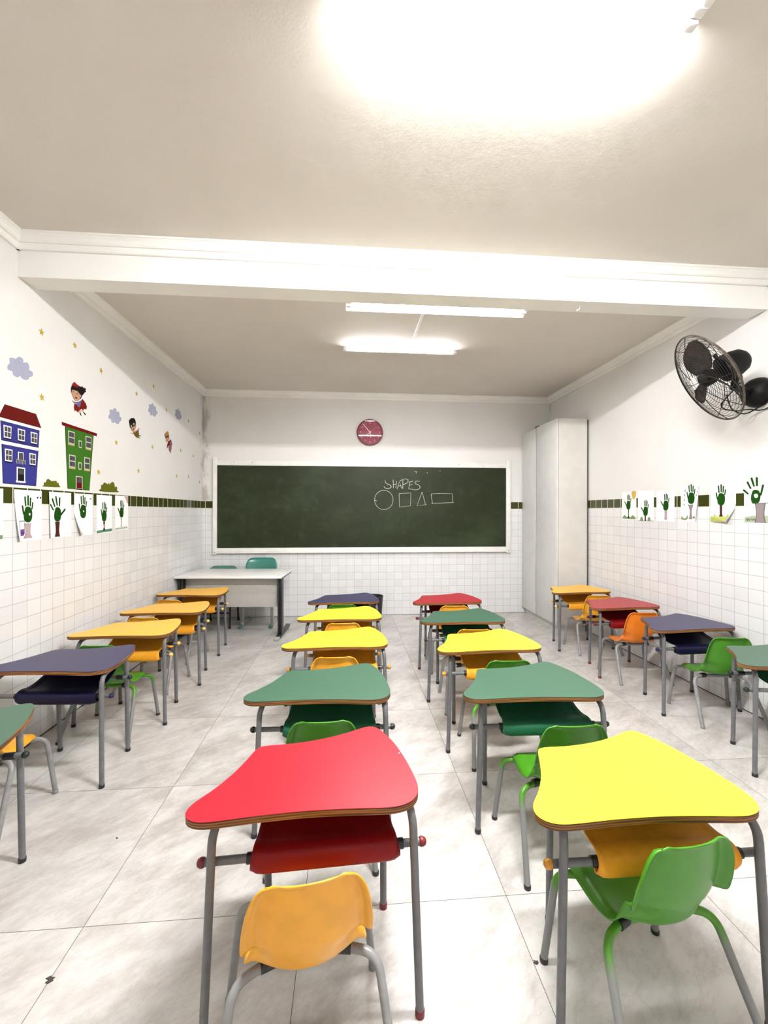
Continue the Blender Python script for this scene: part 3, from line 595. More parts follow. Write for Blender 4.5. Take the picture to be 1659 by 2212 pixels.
# ---------------------------------------------------------------- plastic shell chairs
def shell_mb():
    key = [  # y, z, half width, dish, roll
     (0.192, 0.284, 0.116, 0.000, 0.2), (0.197, 0.302, 0.124, 0.000, 0.3), (0.184, 0.320, 0.134, 0.000, 0.5), (0.150, 0.330, 0.144, 0.006, 0.8),
     (0.095, 0.331, 0.152, 0.012, 1.0), (0.035, 0.326, 0.157, 0.018, 1.0), (-0.025, 0.325, 0.157, 0.028, 0.8), (-0.065, 0.334, 0.149, 0.046, 0.5),
     (-0.093, 0.357, 0.137, 0.060, 0.2), (-0.108, 0.386, 0.132, 0.060, 0.2), (-0.116, 0.411, 0.140, 0.056, 0.7), (-0.121, 0.432, 0.155, 0.050, 1.6), (-0.126, 0.470, 0.156, 0.044, 1.7),
     (-0.131, 0.515, 0.151, 0.034, 1.5), (-0.135, 0.550, 0.144, 0.030, 1.4), (-0.138, 0.578, 0.135, 0.026, 1.2), (-0.140, 0.598, 0.123, 0.022, 1.0), (-0.141, 0.610, 0.111, 0.019, 0.9), (-0.142, 0.617, 0.098, 0.017, 0.85), (-0.142, 0.6205, 0.082, 0.016, 0.8)]
    def interp(cols): return spline([Vector(c) for c in cols], 4)
    A = interp([(k[0], k[1], k[2]) for k in key]); Bv = interp([(k[3], k[4], 0) for k in key])
    rows = []
    for i in range(len(A)):
        a = A[max(0, i - 1)]; b = A[min(len(A) - 1, i + 1)]
        ty, tz = b.x - a.x, b.y - a.y; L = math.hypot(ty, tz) or 1
        ny, nz = tz / L, -ty / L                   # towards the sitter: up on the seat, forward on the back
        row = []
        for k in range(29):
            u = -1 + k / 14; eu = max(0.0, (abs(u) - 0.84) / 0.16); ev = max(0.0, min(1.0, (A[i].y - 0.597) / 0.0235)) if A[i].x < 0 else 0.0
            e = min(1.0, math.hypot(eu, ev))
            off = Bv[i].x * abs(u) ** 2.4 - Bv[i].y * 0.024 * e ** 1.4
            row.append((u * A[i].z * (1 + 0.02 * eu), A[i].x + ny * off, A[i].y + nz * off))
        rows.append(row)
    return MB().grid(rows)
SHELL = shell_mb()
def make_chair(col, loc, rot, label):
    t = thing('school_chair', label, 'chair', loc, rot, 'plastic shell school chairs')
    obj('seat_shell', SHELL, 'shell_' + col.replace('plain_', ''), t, solid=0.005, smooth=70)
    lm = 'green_leg' if col == 'green' else 'chair_steel'
    for y0, y1, zb, yb, xs, nm in ((0.194, 0.176, 0.304, 0.150, 0.105, 'front'), (-0.190, -0.045, 0.301, -0.008, 0.100, 'rear')):
        for sx in (-1, 1):
            l = obj('leg', MB().tube(bend([(sx * 0.222, y0, 0.010), (sx * 0.188, y1, zb), (sx * xs, yb, zb)], 0.055, 8), 0.0120, 14), lm, t)
            obj('foot_cap', MB().lathe([(0.0132, 0.0), (0.0138, 0.004), (0.0138, 0.014), (0.0122, 0.016)], 14, Matrix.Translation((sx * 0.222, y0, 0))), 'black' if col == 'green' else 'chair_steel', l)
            if nm == 'rear': obj('shell_mount', MB().tube([(sx * 0.084, -0.006, zb + 0.002), (sx * 0.120, -0.016, zb + 0.002)], 0.0165, 12), 'black', l)
        obj('crossbar', MB().tube([(-xs, yb, zb), (xs, yb, zb)], 0.0120, 14), lm, t)
    return t
CHAIRS = [
 ('amber', -1.78, 2.19, 0, 'amber chair by the left wall, its seat corner showing behind the nearest green desk'),
 ('green', -1.637, 3.06, -3, 'green chair between the navy desk and the first amber desk along the left wall'),
 ('amber', -1.69, 3.80, -6, 'amber chair by the left wall, its back showing over the nearest amber desk'),
 ('amber', -1.760, 4.510, -12, 'amber chair by the left wall, its back showing over the middle amber desk'),
 ('amber', -0.115, 1.165, 8, 'amber chair in the foreground pushed up to the large red desk'),
 ('green', -0.112, 1.935, 0, 'green chair behind the far edge of the large foreground red desk'),
 ('amber', -0.086, 2.72, 0, 'amber chair whose back shows just over the green desk, left centre column'),
 ('amber', -0.049, 3.50, 0, 'amber chair between the two bright yellow desks of the left centre column'),
 ('green', -0.063, 4.17, 0, 'green chair tucked deep under the navy desk nearest the blackboard'),
 ('green', 0.895, 1.20, 8, 'large green chair in the right foreground pushed up to the bright yellow desk'),
 ('green', 0.93, 1.82, 0, 'green chair right behind the far edge of the right foreground yellow desk'),
 ('green', 0.95, 2.58, -2, 'green chair whose back shows over the chipped green desk, right centre column'),
 ('amber', 0.952, 3.245, -4.8, 'amber chair between the yellow and the dark green desk, right centre column'),
 ('amber', 0.99, 4.04, -3, 'amber chair pushed up to the red desk nearest the blackboard'),
 ('plain_green', 2.69, 2.90, -8, 'green chair with pale legs pushed under the navy desk at the right wall'),
 ('orange', 2.58, 3.65, -4.4, 'orange chair pushed under the red desk at the right wall'),
 ('amber', 2.633, 4.40, -4.3, 'amber chair pushed under the amber desk beside the tall white cabinet'),
]
firstc = {}
for col, x, y, a, lab in CHAIRS:
    if col in firstc: copy_thing(firstc[col], (x, y, 0), a, lab)
    else: firstc[col] = make_chair(col, (x, y, 0), a, lab)

# ---------------------------------------------------------------- wall fan
FC = Vector((2.507, 2.782, 2.441)); FR = 0.33
az, el = math.radians(-200.2), math.radians(-29.2)
fn = Vector((math.cos(el) * math.cos(az), math.cos(el) * math.sin(az), math.sin(el)))
fa = fn.cross(Vector((0, 0, 1))).normalized(); fb = fa.cross(fn)
FT = Matrix((fa, fb, fn)).transposed().to_4x4(); FT.translation = FC      # +Z of the fan head looks out through the front guard
MP = Vector((XR, 2.862, 2.375))
t = thing('wall_fan', 'black wall-mounted fan with a dusty wire cage high on the right wall', 'fan', tuple(MP))
MT['fan_wire'] = mat('dusty_black_wire', (0.012, 0.010, 0.008), 0.6, var=0.3, spec=0.2)
MT['fan_dust'] = mat('dusty_brown_rim', (0.075, 0.058, 0.045), 0.8, var=0.3, scale=25)
MT['fan_blade'] = mat('dusty_dark_blade', (0.026, 0.020, 0.016), 0.7, var=0.4, scale=14, spec=0.2)
MT['fan_black'] = mat('black_fan_plastic', (0.004, 0.004, 0.004), 0.55, var=0.2, spec=0.2)
def fan_parts(f):
    mb = MB(); f(mb); mb.v = [FT @ p for p in mb.v]; return mb
def front_z(r): return 0.075 * (1 - (r / FR) ** 2.6)
def rear_z(r): return -0.10 * (1 - (r / FR) ** 3.0)
def rings(zf, r0, step, wire):
    def f(mb):
        r = FR - step * 0.6
        while r > r0:
            mb.tube([(r * math.cos(2 * PI * q / 56), r * math.sin(2 * PI * q / 56), zf(r)) for q in range(56)], wire, 5, closed=True); r -= step
    return f
def spokes(zf, r0, n, wire, ph=0.2):
    def f(mb):
        for i in range(n):
            a = ph + 2 * PI * i / n
            mb.tube([(r * math.cos(a), r * math.sin(a), zf(r)) for r in [r0 + (FR - r0) * q / 10 for q in range(11)]], wire, 6)
    return f
fg = obj('front_guard', fan_parts(rings(front_z, 0.07, 0.0155, 0.0014)), 'fan_wire', t, world=True, smooth=60)
obj('guard_spoke', fan_parts(spokes(front_z, 0.055, 8, 0.0024)), 'fan_wire', fg, world=True, smooth=60)
rg = obj('rear_guard', fan_parts(rings(rear_z, 0.09, 0.030, 0.0015)), 'fan_dust', t, world=True, smooth=60)
obj('guard_spoke', fan_parts(spokes(rear_z, 0.085, 6, 0.0022, 0.05)), 'fan_dust', rg, world=True, smooth=60)
obj('rim', fan_parts(lambda mb: mb.tube([(FR * math.cos(2 * PI * q / 72), FR * math.sin(2 * PI * q / 72), 0.0) for q in range(72)], 0.0055, 8, closed=True)), 'fan_dust', t, world=True, smooth=60)
BL0 = 1.62
for i in range(3):
    a0 = BL0 + i * 2 * PI / 3
    def f(mb):
        rows = []
        for j in range(11):
            v = j / 10; r = 0.05 + 0.235 * v; wdt = 0.060 + 0.125 * math.sin(PI * min(1, v * 0.85 + 0.12)) ; wdt *= (1 if v < 0.9 else 0.86)
            row = []
            for q in range(9):
                u = -0.5 + q / 8; aa = a0 + 0.30 * v * v; pitch = -0.66 + 0.22 * v
                s = u * wdt
                row.append((r * math.cos(aa) - s * math.cos(pitch) * math.sin(aa), r * math.sin(aa) + s * math.cos(pitch) * math.cos(aa), s * math.sin(pitch) - 0.012 + 0.02 * u * u))
            rows.append(row)
        mb.grid(rows)
    obj('blade', fan_parts(f), 'fan_blade', t, world=True, smooth=60, solid=0.004)
obj('hub', fan_parts(lambda mb: mb.lathe([(0.050, -0.045), (0.054, -0.02), (0.054, 0.022), (0.040, 0.040), (0.018, 0.050), (0.0, 0.051)], 28)), 'fan_black', t, world=True)
mh = obj('motor_housing', fan_parts(lambda mb: mb.lathe([(0.040, -0.095), (0.092, -0.105), (0.096, -0.125), (0.092, -0.185), (0.078, -0.235), (0.052, -0.262), (0.020, -0.270), (0.0, -0.270)], 32)), 'fan_black', t, world=True)
obj('oscillation_knob', fan_parts(lambda mb: mb.tube([(0.03, 0.085, -0.135), (0.035, 0.125, -0.135)], 0.012, 12)), 'fan_black', mh, world=True)
PV = FT @ Vector((0.0, -0.085, -0.155))             # pivot under the motor
AE = Vector((PV.x + 0.005, PV.y + 0.03, MP.z))
obj('pivot', MB().tube(bend([tuple(FT @ Vector((0, -0.04, -0.155))), tuple(PV), tuple(AE)], 0.03), 0.022, 14), 'fan_black', t, world=True)
obj('arm', MB().tube([tuple(AE), (XR - 0.075, MP.y, MP.z)], 0.024, 16), 'fan_black', t, world=True)
TW = Matrix.Translation(MP) @ Matrix.Rotation(-PI / 2, 4, 'Y')
obj('wall_mount', MB().lathe([(0.105, 0.0), (0.108, 0.006), (0.106, 0.030), (0.096, 0.060), (0.074, 0.085), (0.040, 0.098), (0.0, 0.100)], 40, TW), 'fan_black', t, world=True)
cd = spline([tuple(FT @ Vector((0.03, -0.07, -0.20))), (PV.x + 0.03, PV.y, MP.z + 0.03), (2.66, 2.83, 2.27), (2.78, 2.85, 2.235), (2.90, 2.86, 2.25), (2.972, 2.83, 2.24), (2.972, 2.74, 2.255)], 8)
obj('cord', MB().tube(cd, 0.0042, 8).tube(spline([(2.70, 2.83, 2.345), (2.76, 2.85, 2.25), (2.86, 2.85, 2.215), (2.95, 2.83, 2.26), (2.974, 2.78, 2.30)], 8), 0.0042, 8), 'fan_black', t, world=True, smooth=60)

# ---------------------------------------------------------------- stickers on the left wall
def flat(name, pts, m, layer=0, parent=None, holes=None, wall='left', th=0.0009):
    """a thin cut-out lying on a side wall; pts are (y, z) on that wall, layer counts outward from it"""
    mb = MB()
    polys = pts if isinstance(pts[0][0], (tuple, list)) else [pts]
    for P in polys:
        n = len(P); d0, d1 = layer * th, (layer + 1) * th
        for d in (d0, d1):
            for a, b in P: mb.v.append(Vector((XL + d if wall == 'left' else XR - d, a, b)))
        base = len(mb.v) - 2 * n
        mb.f.append(tuple(base + n + i for i in range(n)))
        for i in range(n): mb.f.append((base + i, base + (i + 1) % n, base + n + (i + 1) % n, base + n + i))
    return obj(name, mb, m, parent, world=parent is not None, smooth=0)
def rect(a0, a1, b0, b1): return [(a0, b0), (a1, b0), (a1, b1), (a0, b1)]
def smooth_poly(P, n=4):
    Q = [Vector((a, b, 0)) for a, b in P]; out = []; m = len(Q)
    for i in range(m):
        a, b, c, d = Q[i - 1], Q[i], Q[(i + 1) % m], Q[(i + 2) % m]
        for k in range(n):
            t = k / n; p = 0.5 * ((2 * b) + (c - a) * t + (2 * a - 5 * b + 4 * c - d) * t * t + (3 * b - a - 3 * c + d) * t ** 3)
            out.append((p.x, p.y))
    return out
def ink(name, r, g, b): MT[name] = mat('print_' + name, tuple(c * 0.62 for c in rgb(r, g, b)), 0.75, var=0.04, scale=60, spec=0.12)
for n, c in {'ink_roof': (110, 18, 10), 'ink_blue': (62, 62, 150), 'ink_outline': (40, 44, 80), 'ink_pane': (88, 84, 92), 'ink_shade': (26, 26, 60), 'ink_black': (20, 22, 18), 'ink_rail': (178, 182, 158), 'ink_green': (66, 124, 32), 'ink_dkgreen': (38, 66, 20),
             'ink_sill': (222, 190, 140), 'ink_maroon': (116, 6, 10), 'ink_cream': (236, 232, 212), 'ink_bush': (110, 116, 14), 'ink_bushline': (62, 66, 14), 'ink_cloud': (196, 198, 222), 'ink_star': (222, 190, 70),
             'ink_hair': (28, 10, 12), 'ink_skin': (222, 170, 140), 'ink_red': (136, 22, 16), 'ink_cap': (160, 34, 20), 'ink_slate': (116, 124, 166), 'ink_mouth': (80, 16, 20), 'ink_mask': (56, 60, 30), 'ink_gold': (110, 100, 20), 'ink_cape': (112, 30, 18),
             'ink_blond': (200, 150, 70), 'ink_brown': (96, 40, 18), 'ink_mauve': (178, 112, 128), 'ink_wine': (100, 20, 26),
             'paint_green': (26, 82, 10), 'ink_trunk': (84, 40, 34), 'ink_pink': (214, 190, 194), 'ink_lilac': (132, 92, 168), 'ink_purple': (82, 40, 124), 'ink_sea': (104, 160, 128), 'ink_grass': (214, 222, 120), 'ink_mint': (206, 222, 190), 'ink_leaf': (146, 172, 124), 'ink_sun': (246, 206, 100), 'ink_rose': (240, 190, 196), 'ink_pencil': (120, 116, 120), 'ink_bark': (176, 160, 162)}.items(): ink(n, *c)
def wpoint(y, z, wall='left'): return ((XL if wall == 'left' else XR), y, z)

# blue house
t = thing('house_sticker', 'blue house wall sticker with a dark red roof at the left edge of the photo', 'sticker', wpoint(2.82, 1.664))
flat('house_front', [[(2.669, 2.036), (2.985, 2.036), (2.977, 1.919), (2.677, 1.919)], [(2.678, 1.898), (2.976, 1.898), (2.955, 1.664), (2.687, 1.664)]], 'ink_outline', 0, t)
flat('house_wall', [[(2.673, 2.032), (2.981, 2.032), (2.973, 1.923), (2.681, 1.923)], [(2.682, 1.894), (2.972, 1.894), (2.951, 1.668), (2.691, 1.668)]], 'ink_blue', 1, t)
flat('roof', [(2.655, 2.054), (3.000, 2.054), (2.953, 2.138), (2.700, 2.138)], 'ink_roof', 1, t)
flat('cornice_band', [[(2.660, 2.036), (2.994, 2.036), (3.0, 2.053), (2.655, 2.053)], [(2.672, 1.899), (2.980, 1.899), (2.981, 1.918), (2.672, 1.918)]], 'white', 0, t)
def cross_window(y0, y1, z0, z1):
    fl = 0.003
    flat('shade', rect(y0 + 0.004, y1 - 0.002, z0 - 0.009, z0), 'ink_shade', 2, t)
    wf = flat('window', [(y0 + fl, z0), (y1 - fl, z0), (y1, z1), (y0, z1)], 'white', 2, t)
    m, v = (y0 + y1) / 2, (z0 + z1) / 2; e = 0.007
    flat('pane', [rect(y0 + e, m - 0.002, z0 + e, v - 0.002), rect(m + 0.002, y1 - e, z0 + e, v - 0.002), rect(y0 + e, m - 0.002, v + 0.002, z1 - e), rect(m + 0.002, y1 - e, v + 0.002, z1 - e)], 'ink_pane', 3, wf)
for y0, y1, z0, z1 in ((2.690, 2.749, 1.939, 2.013), (2.798, 2.857, 1.940, 2.013), (2.905, 2.963, 1.941, 2.013), (2.700, 2.757, 1.800, 1.874), (2.894, 2.950, 1.800, 1.874)): cross_window(y0, y1, z0, z1)
wf = flat('balcony_door', rect(2.801, 2.846, 1.820, 1.869), 'white', 2, t); flat('pane', rect(2.806, 2.841, 1.820, 1.864), 'ink_pane', 3, wf)
flat('balcony', [rect(2.785 + i * 0.0118, 2.790 + i * 0.0118, 1.794, 1.820) for i in range(7)] + [rect(2.785, 2.862, 1.818, 1.822)], 'ink_rail', 4, t)
wf = flat('house_door', [rect(2.790, 2.858, 1.688, 1.774), rect(2.785, 2.862, 1.678, 1.690)], 'white', 2, t)
flat('door_leaf', rect(2.799, 2.849, 1.690, 1.766), 'ink_black', 3, wf); flat('pane', rect(2.804, 2.844, 1.730, 1.762), 'ink_pane', 4, wf)
# green house
t = thing('house_sticker', 'tall green house wall sticker with a dark red sloping roof', 'sticker', wpoint(3.40, 1.664))
flat('house_front', [(3.237, 2.116), (3.581, 2.110), (3.527, 1.663), (3.265, 1.665)], 'ink_dkgreen', 0, t)
flat('house_wall', [(3.243, 2.116), (3.575, 2.110), (3.523, 1.667), (3.269, 1.669)], 'ink_green', 1, t)
flat('roof', [(3.200, 2.139), (3.623, 2.133), (3.620, 2.110), (3.206, 2.116)], 'ink_maroon', 2, t)
for y0, y1, z0, z1, big in ((3.269, 3.343, 1.986, 2.091, 1), (3.474, 3.548, 1.983, 2.089, 1), (3.279, 3.353, 1.814, 1.917, 1), (3.458, 3.530, 1.815, 1.921, 1), (3.389, 3.428, 1.984, 2.040, 0), (3.386, 3.425, 1.817, 1.873, 0)):
    wf = flat('window', [(y0 + 0.003, z0), (y1 - 0.004, z0), (y1, z1), (y0, z1)], 'ink_cream', 2, t); e = 0.008
    if big:
        v = (z0 + z1) / 2 + 0.006
        flat('pane', [rect(y0 + e, y1 - e, z0 + 0.018, v - 0.004), rect(y0 + e, y1 - e, v + 0.004, z1 - e)], 'ink_pane', 3, wf)
        flat('sill', rect(y0 - 0.001, y1 - 0.003, z0, z0 + 0.011), 'ink_sill', 3, wf)
    else: flat('pane', rect(y0 + e, y1 - e, z0 + e, z1 - e), 'ink_pane', 3, wf)
wf = flat('house_door', [rect(3.358, 3.437, 1.664, 1.766), rect(3.352, 3.443, 1.664, 1.672)], 'ink_cream', 2, t)
flat('door_leaf', rect(3.366, 3.429, 1.675, 1.758), 'ink_maroon', 3, wf); flat('pane', rect(3.372, 3.423, 1.716, 1.753), 'ink_pane', 4, wf)
# bushes, clouds, stars
for P, lab in ((BUSH_A, 'small olive bush sticker between the blue house and the green house'), (BUSH_B, 'larger olive bush sticker to the right of the green house')):
    cy = sum(p[0] for p in P) / len(P); t = thing('bush_sticker', lab, 'sticker', wpoint(cy, 1.664), 0, 'bush stickers')
    Q = smooth_poly(P, 3); cz = sum(p[1] for p in Q) / len(Q)
    flat('outline', Q, 'ink_bushline', 0, t); flat('leaves', [(cy + (a - cy) * 0.955, cz + (b - cz) * 0.92) for a, b in Q], 'ink_bush', 1, t)
CL = smooth_poly(CLOUD, 4)
for (cy, cz, sc_), lab in zip(((2.822, 2.396, 1.0), (3.893, 2.337, 1.0), (4.607, 2.563, 1.0), (5.268, 2.668, 0.98)),
        ('largest pale blue cloud sticker, above the blue house', 'pale blue cloud sticker between the girl in red and the masked child', 'pale blue cloud sticker above and right of the masked child', 'pale blue cloud sticker nearest the room corner, highest above the pink child')):
    tag(flat('cloud_sticker', [(cy + a * sc_, cz + b * sc_) for a, b in CL], 'ink_cloud'), lab, 'sticker', 'cloud stickers')
STARS = [(3.003, 2.696, 'yellow star sticker above the largest cloud, far left'), (3.347, 2.743, 'yellow star sticker straight above the girl in the red cape'), (3.683, 2.665, 'yellow star sticker up and to the right of the girl in the red cape'),
 (3.007, 2.262, 'bright yellow star sticker just above the roof of the blue house'), (4.267, 2.637, 'yellow star sticker up and left of the third cloud, at the shadow edge'), (4.624, 2.813, 'yellow star sticker alone in the shade right above the third cloud'),
 (3.913, 2.106, 'yellow star sticker right below the second cloud, beside the green roof'), (4.600, 2.172, 'yellow star sticker between the masked child and the pink child, below them'), (4.936, 2.641, 'yellow star sticker between the third cloud and the fourth cloud'),
 (5.590, 2.655, 'yellow star sticker right beside the cloud nearest the room corner'), (5.990, 2.573, 'yellow star sticker closest to the room corner, topmost there'), (5.337, 2.243, 'yellow star sticker just right of the feet of the pink child'),
 (5.757, 2.231, 'yellow star sticker halfway between the pink child and the room corner'), (5.220, 1.922, 'lowest yellow star sticker straight below the pink child'), (5.590, 1.945, 'low yellow star sticker between the pink child and the blackboard'),
 (5.990, 1.903, 'lowest yellow star sticker closest to the room corner'), (3.650, 1.821, 'yellow star sticker beside the lower windows of the green house'), (4.307, 1.895, 'low yellow star sticker alone right of the larger bush')]
for i, (y, z, lab) in enumerate(STARS):
    a0 = 0.25 * math.sin(i * 2.3) + PI / 2; P = []
    for k in range(10):
        r = 0.027 if k % 2 == 0 else 0.0125
        P.append((y + r * math.cos(a0 + k * PI / 5), z + r * math.sin(a0 + k * PI / 5)))
    tag(flat('star_sticker', P, 'ink_star'), lab, 'sticker', 'star stickers')
# three flying children
t = thing('flying_child_sticker', 'wall sticker of a laughing dark-haired girl flying in a red cape', 'sticker', wpoint(3.40, 2.35))
G = GIRL
flat('cape', G['cape'], 'ink_red', 0, t); flat('leg', G['leg'][0], 'ink_skin', 1, t); flat('leg', G['leg'][1], 'ink_skin', 1, t); flat('boot', G['boot'][0], 'ink_hair', 2, t); flat('boot', G['boot'][1], 'ink_hair', 2, t)
flat('shirt', G['shirt'], 'ink_slate', 2, t); hd = flat('face', G['face'], 'ink_skin', 3, t); flat('mouth', G['mouth'], 'ink_mouth', 4, hd)
for e in G['eye']: flat('eye', e, 'ink_brown', 4, hd)
hr = flat('hair', G['hair'], 'ink_hair', 4, t); flat('cap', G['hat'], 'ink_cap', 5, t)
t = thing('flying_child_sticker', 'wall sticker of a flying child with dark hair and a green eye mask', 'sticker', wpoint(4.24, 2.29))
G = MASKED
flat('cape', G['cape'], 'ink_cape', 0, t); flat('costume', G['costume'], 'ink_gold', 1, t)
for a in G['arm']: flat('arm', a, 'ink_skin', 2, t)
hd = flat('face', G['face'], 'ink_skin', 3, t); flat('mouth', G['mouth'], 'ink_mouth', 4, hd); mk = flat('mask', G['mask'], 'ink_mask', 4, t)
for e in G['eye']: flat('eye', e, 'ink_cream', 5, mk)
flat('hair', G['hair'], 'ink_hair', 5, t)
t = thing('flying_child_sticker', 'wall sticker of a flying blond child in a pink costume', 'sticker', wpoint(4.98, 2.28))
G = CAPED
flat('costume', G['costume'], 'ink_mauve', 0, t); flat('cape', G['cape'], 'ink_wine', 1, t); flat('face', G['face'], 'ink_skin', 2, t); flat('mask', G['mask'], 'ink_brown', 3, t); flat('hair', G['hair'], 'ink_blond', 4, t)

# ---------------------------------------------------------------- handprint drawings on both side walls
def cap(x, y, deg, L, wd):
    """finger mark: a rounded bar from its root outwards"""
    a = math.radians(deg); d = (math.sin(a), math.cos(a)); n = (d[1], -d[0]); P = []
    for k in range(7): q = PI * k / 6; P.append((x + n[0] * wd / 2 * math.cos(q) * 0.9 - d[0] * wd / 2 * math.sin(q) * 0.6, y + n[1] * wd / 2 * math.cos(q) * 0.9 - d[1] * wd / 2 * math.sin(q) * 0.6))
    for k in range(9): q = PI + PI * k / 8; P.append((x + d[0] * L + n[0] * wd / 2 * math.cos(q) - d[0] * wd / 2 * math.sin(q), y + d[1] * L + n[1] * wd / 2 * math.cos(q) - d[1] * wd / 2 * math.sin(q)))
    return P
def hand_polys(kind, s=1.0):
    palm = [(-0.030, -0.040), (-0.012, -0.052), (0.014, -0.052), (0.030, -0.038), (0.037, -0.010), (0.036, 0.018), (0.026, 0.040), (0.004, 0.050), (-0.018, 0.047), (-0.028, 0.028), (-0.034, 0.006), (-0.036, -0.018)]
    if kind == 'close': fg = [(-0.020, 0.055, -6, 0.055, 0.013), (0.001, 0.060, -1, 0.058, 0.014), (0.019, 0.055, 3, 0.050, 0.013), (0.035, 0.035, 8, 0.040, 0.012), (-0.036, 0.000, -12, 0.052, 0.013)]
    elif kind == 'fan_right': fg = [(-0.044, 0.030, -38, 0.045, 0.014), (-0.030, 0.056, -25, 0.055, 0.015), (-0.004, 0.064, -13, 0.060, 0.015), (0.020, 0.060, 2, 0.055, 0.015), (0.034, -0.006, 48, 0.060, 0.016)]
    elif kind == 'thumb_left': fg = [(-0.014, 0.056, -4, 0.055, 0.013), (0.005, 0.060, 2, 0.058, 0.013), (0.022, 0.054, 6, 0.050, 0.012), (0.036, 0.030, 12, 0.044, 0.012), (-0.034, -0.006, -36, 0.055, 0.014)]
    else: fg = [(-0.058, 0.022, -50, 0.045, 0.015), (-0.038, 0.062, -28, 0.052, 0.016), (-0.012, 0.078, -18, 0.060, 0.016), (0.012, 0.080, -3, 0.055, 0.017), (0.040, 0.010, 14, 0.070, 0.016)]
    return [smooth_poly([(a * s, b * s) for a, b in palm], 3)] + [[(a * s, b * s) for a, b in cap(*f)] for f in fg]
def sheet(wall, y0, y1, z0, z1, lab, curl=None, amount=0.05):
    """one sheet taped to the wall; curl = (side, reach across, reach up) for the bottom corner that has come loose"""
    sg = 1 if wall == 'left' else -1                      # viewer's right along the wall
    W, H = abs(y1 - y0), z1 - z0; left = min(y0, y1) if sg == 1 else max(y0, y1)
    def place(s, u, lay=0):
        lift = 0.0
        if curl:
            side, ra, rb = curl
            q = max(0.0, 1 - ((s / W if side == 'l' else 1 - s / W) / ra + (u / H) / rb)); lift = amount * q ** 1.6
            s = s + (1 if side == 'l' else -1) * 0.75 * lift
            u = u + 0.2 * lift
        d = 0.0012 + lift + lay * 0.0007
        return Vector((XL + d if wall == 'left' else XR - d, left + sg * s, z0 + u))
    t = thing('handprint_drawing', lab, 'drawing', (XL if wall == 'left' else XR, (y0 + y1) / 2, z0), 0, 'handprint drawings on the side walls')
    obj('paper', MB().grid([[place(W * i / 14, H * j / 18) for i in range(15)] for j in range(19)]), 'paper', t, world=True, smooth=60)
    def draw(name, polys, m, lay=1):
        mb = MB()
        for P in polys:
            b = len(mb.v); mb.v += [place(a, u, lay) for a, u in P]; mb.f.append(tuple(range(b, len(mb.v))))
        return obj(name, mb, m, t, world=True, smooth=0)
    def handprint(cx, cz, kind, s=1.0, rot=0.0, hole=None):
        c, sn = math.cos(math.radians(rot)), math.sin(math.radians(rot))
        hp_ = draw('handprint', [[(cx + a * c - b * sn, cz + a * sn + b * c) for a, b in P] for P in hand_polys(kind, s)], 'paint_green', 2)
        if hole: draw('paint_gap', [smooth_poly([(cx + hole[0] + hole[2] * a, cz + hole[1] + hole[2] * b) for a, b in ((-1, 0.2), (-0.2, 0.9), (0.9, 0.5), (0.8, -0.8), (-0.3, -1))], 3)], 'paper', 3)
    def trunk(cx, zt, zb, wt, wm, wb, m, outline=None):
        P = [(cx - wt, zt), (cx - wm, zt * 0.6 + zb * 0.4), (cx - wm, zt * 0.3 + zb * 0.7), (cx - wb, zb), (cx + wb, zb), (cx + wm, zt * 0.3 + zb * 0.7), (cx + wm, zt * 0.6 + zb * 0.4), (cx + wt, zt)]
        if outline: draw('trunk_outline', [[(cx + (a - cx) * 1.22, b) for a, b in P]], outline, 1)
        draw('tree_trunk', [P], m, 2 if outline else 1)
    return W, H, draw, handprint, trunk
# left wall, from the camera towards the blackboard
W, H, draw, hand_, trunk = sheet('left', 2.468, 2.690, 1.328, 1.633, 'handprint drawing cut off by the left edge of the photo')
draw('grass', [rect(0.10, 0.218, 0.006, 0.030)], 'ink_leaf')
W, H, draw, hand_, trunk = sheet('left', 2.771, 3.005, 1.312, 1.634, 'green handprint tree with a purple swing drawn beside it', ('l', 0.30, 1.0), 0.022)
hand_(0.112, 0.168, 'close', 0.98, 0, (0.012, 0.0, 0.008)); trunk(0.112, 0.110, 0.014, 0.022, 0.017, 0.032, 'ink_pink', 'ink_bark')
draw('swing_frame', [rect(0.042, 0.046, 0.05, 0.125), rect(0.080, 0.084, 0.05, 0.118), rect(0.042, 0.088, 0.122, 0.127)], 'ink_pencil'); draw('swing_seat', [[(0.047, 0.030), (0.080, 0.034), (0.084, 0.075), (0.050, 0.072)]], 'ink_lilac', 2); draw('swing_seat_band', [rect(0.049, 0.083, 0.046, 0.053)], 'ink_purple', 3)
draw('hearts', [smooth_poly([(hx, 0.268), (hx - 0.008, 0.278), (hx - 0.004, 0.284), (hx, 0.280), (hx + 0.004, 0.284), (hx + 0.008, 0.278)], 2) for hx in (0.196, 0.222)], 'ink_black')
W, H, draw, hand_, trunk = sheet('left', 3.063, 3.305, 1.314, 1.634, 'green handprint with spread fingers on a dark brown trunk', ('l', 0.14, 2.4), 0.012)
hand_(0.095, 0.165, 'fan_right', 0.98); trunk(0.095, 0.112, 0.006, 0.020, 0.015, 0.022, 'ink_trunk', 'ink_hair')
W, H, draw, hand_, trunk = sheet('left', 3.340, 3.568, 1.314, 1.634, 'green handprint with no trunk, its sheet curling off the left wall', ('l', 0.40, 0.60), 0.045)
hand_(0.105, 0.186, 'close', 1.0, 0, (0.004, 0.0, 0.007)); draw('heart', [smooth_poly([(0.188, 0.280), (0.196, 0.290), (0.204, 0.286), (0.212, 0.288), (0.208, 0.278), (0.200, 0.282)], 2)], 'ink_black')
W, H, draw, hand_, trunk = sheet('left', 3.620, 3.844, 1.318, 1.634, 'green handprint tree standing on a sea green strip of ground')
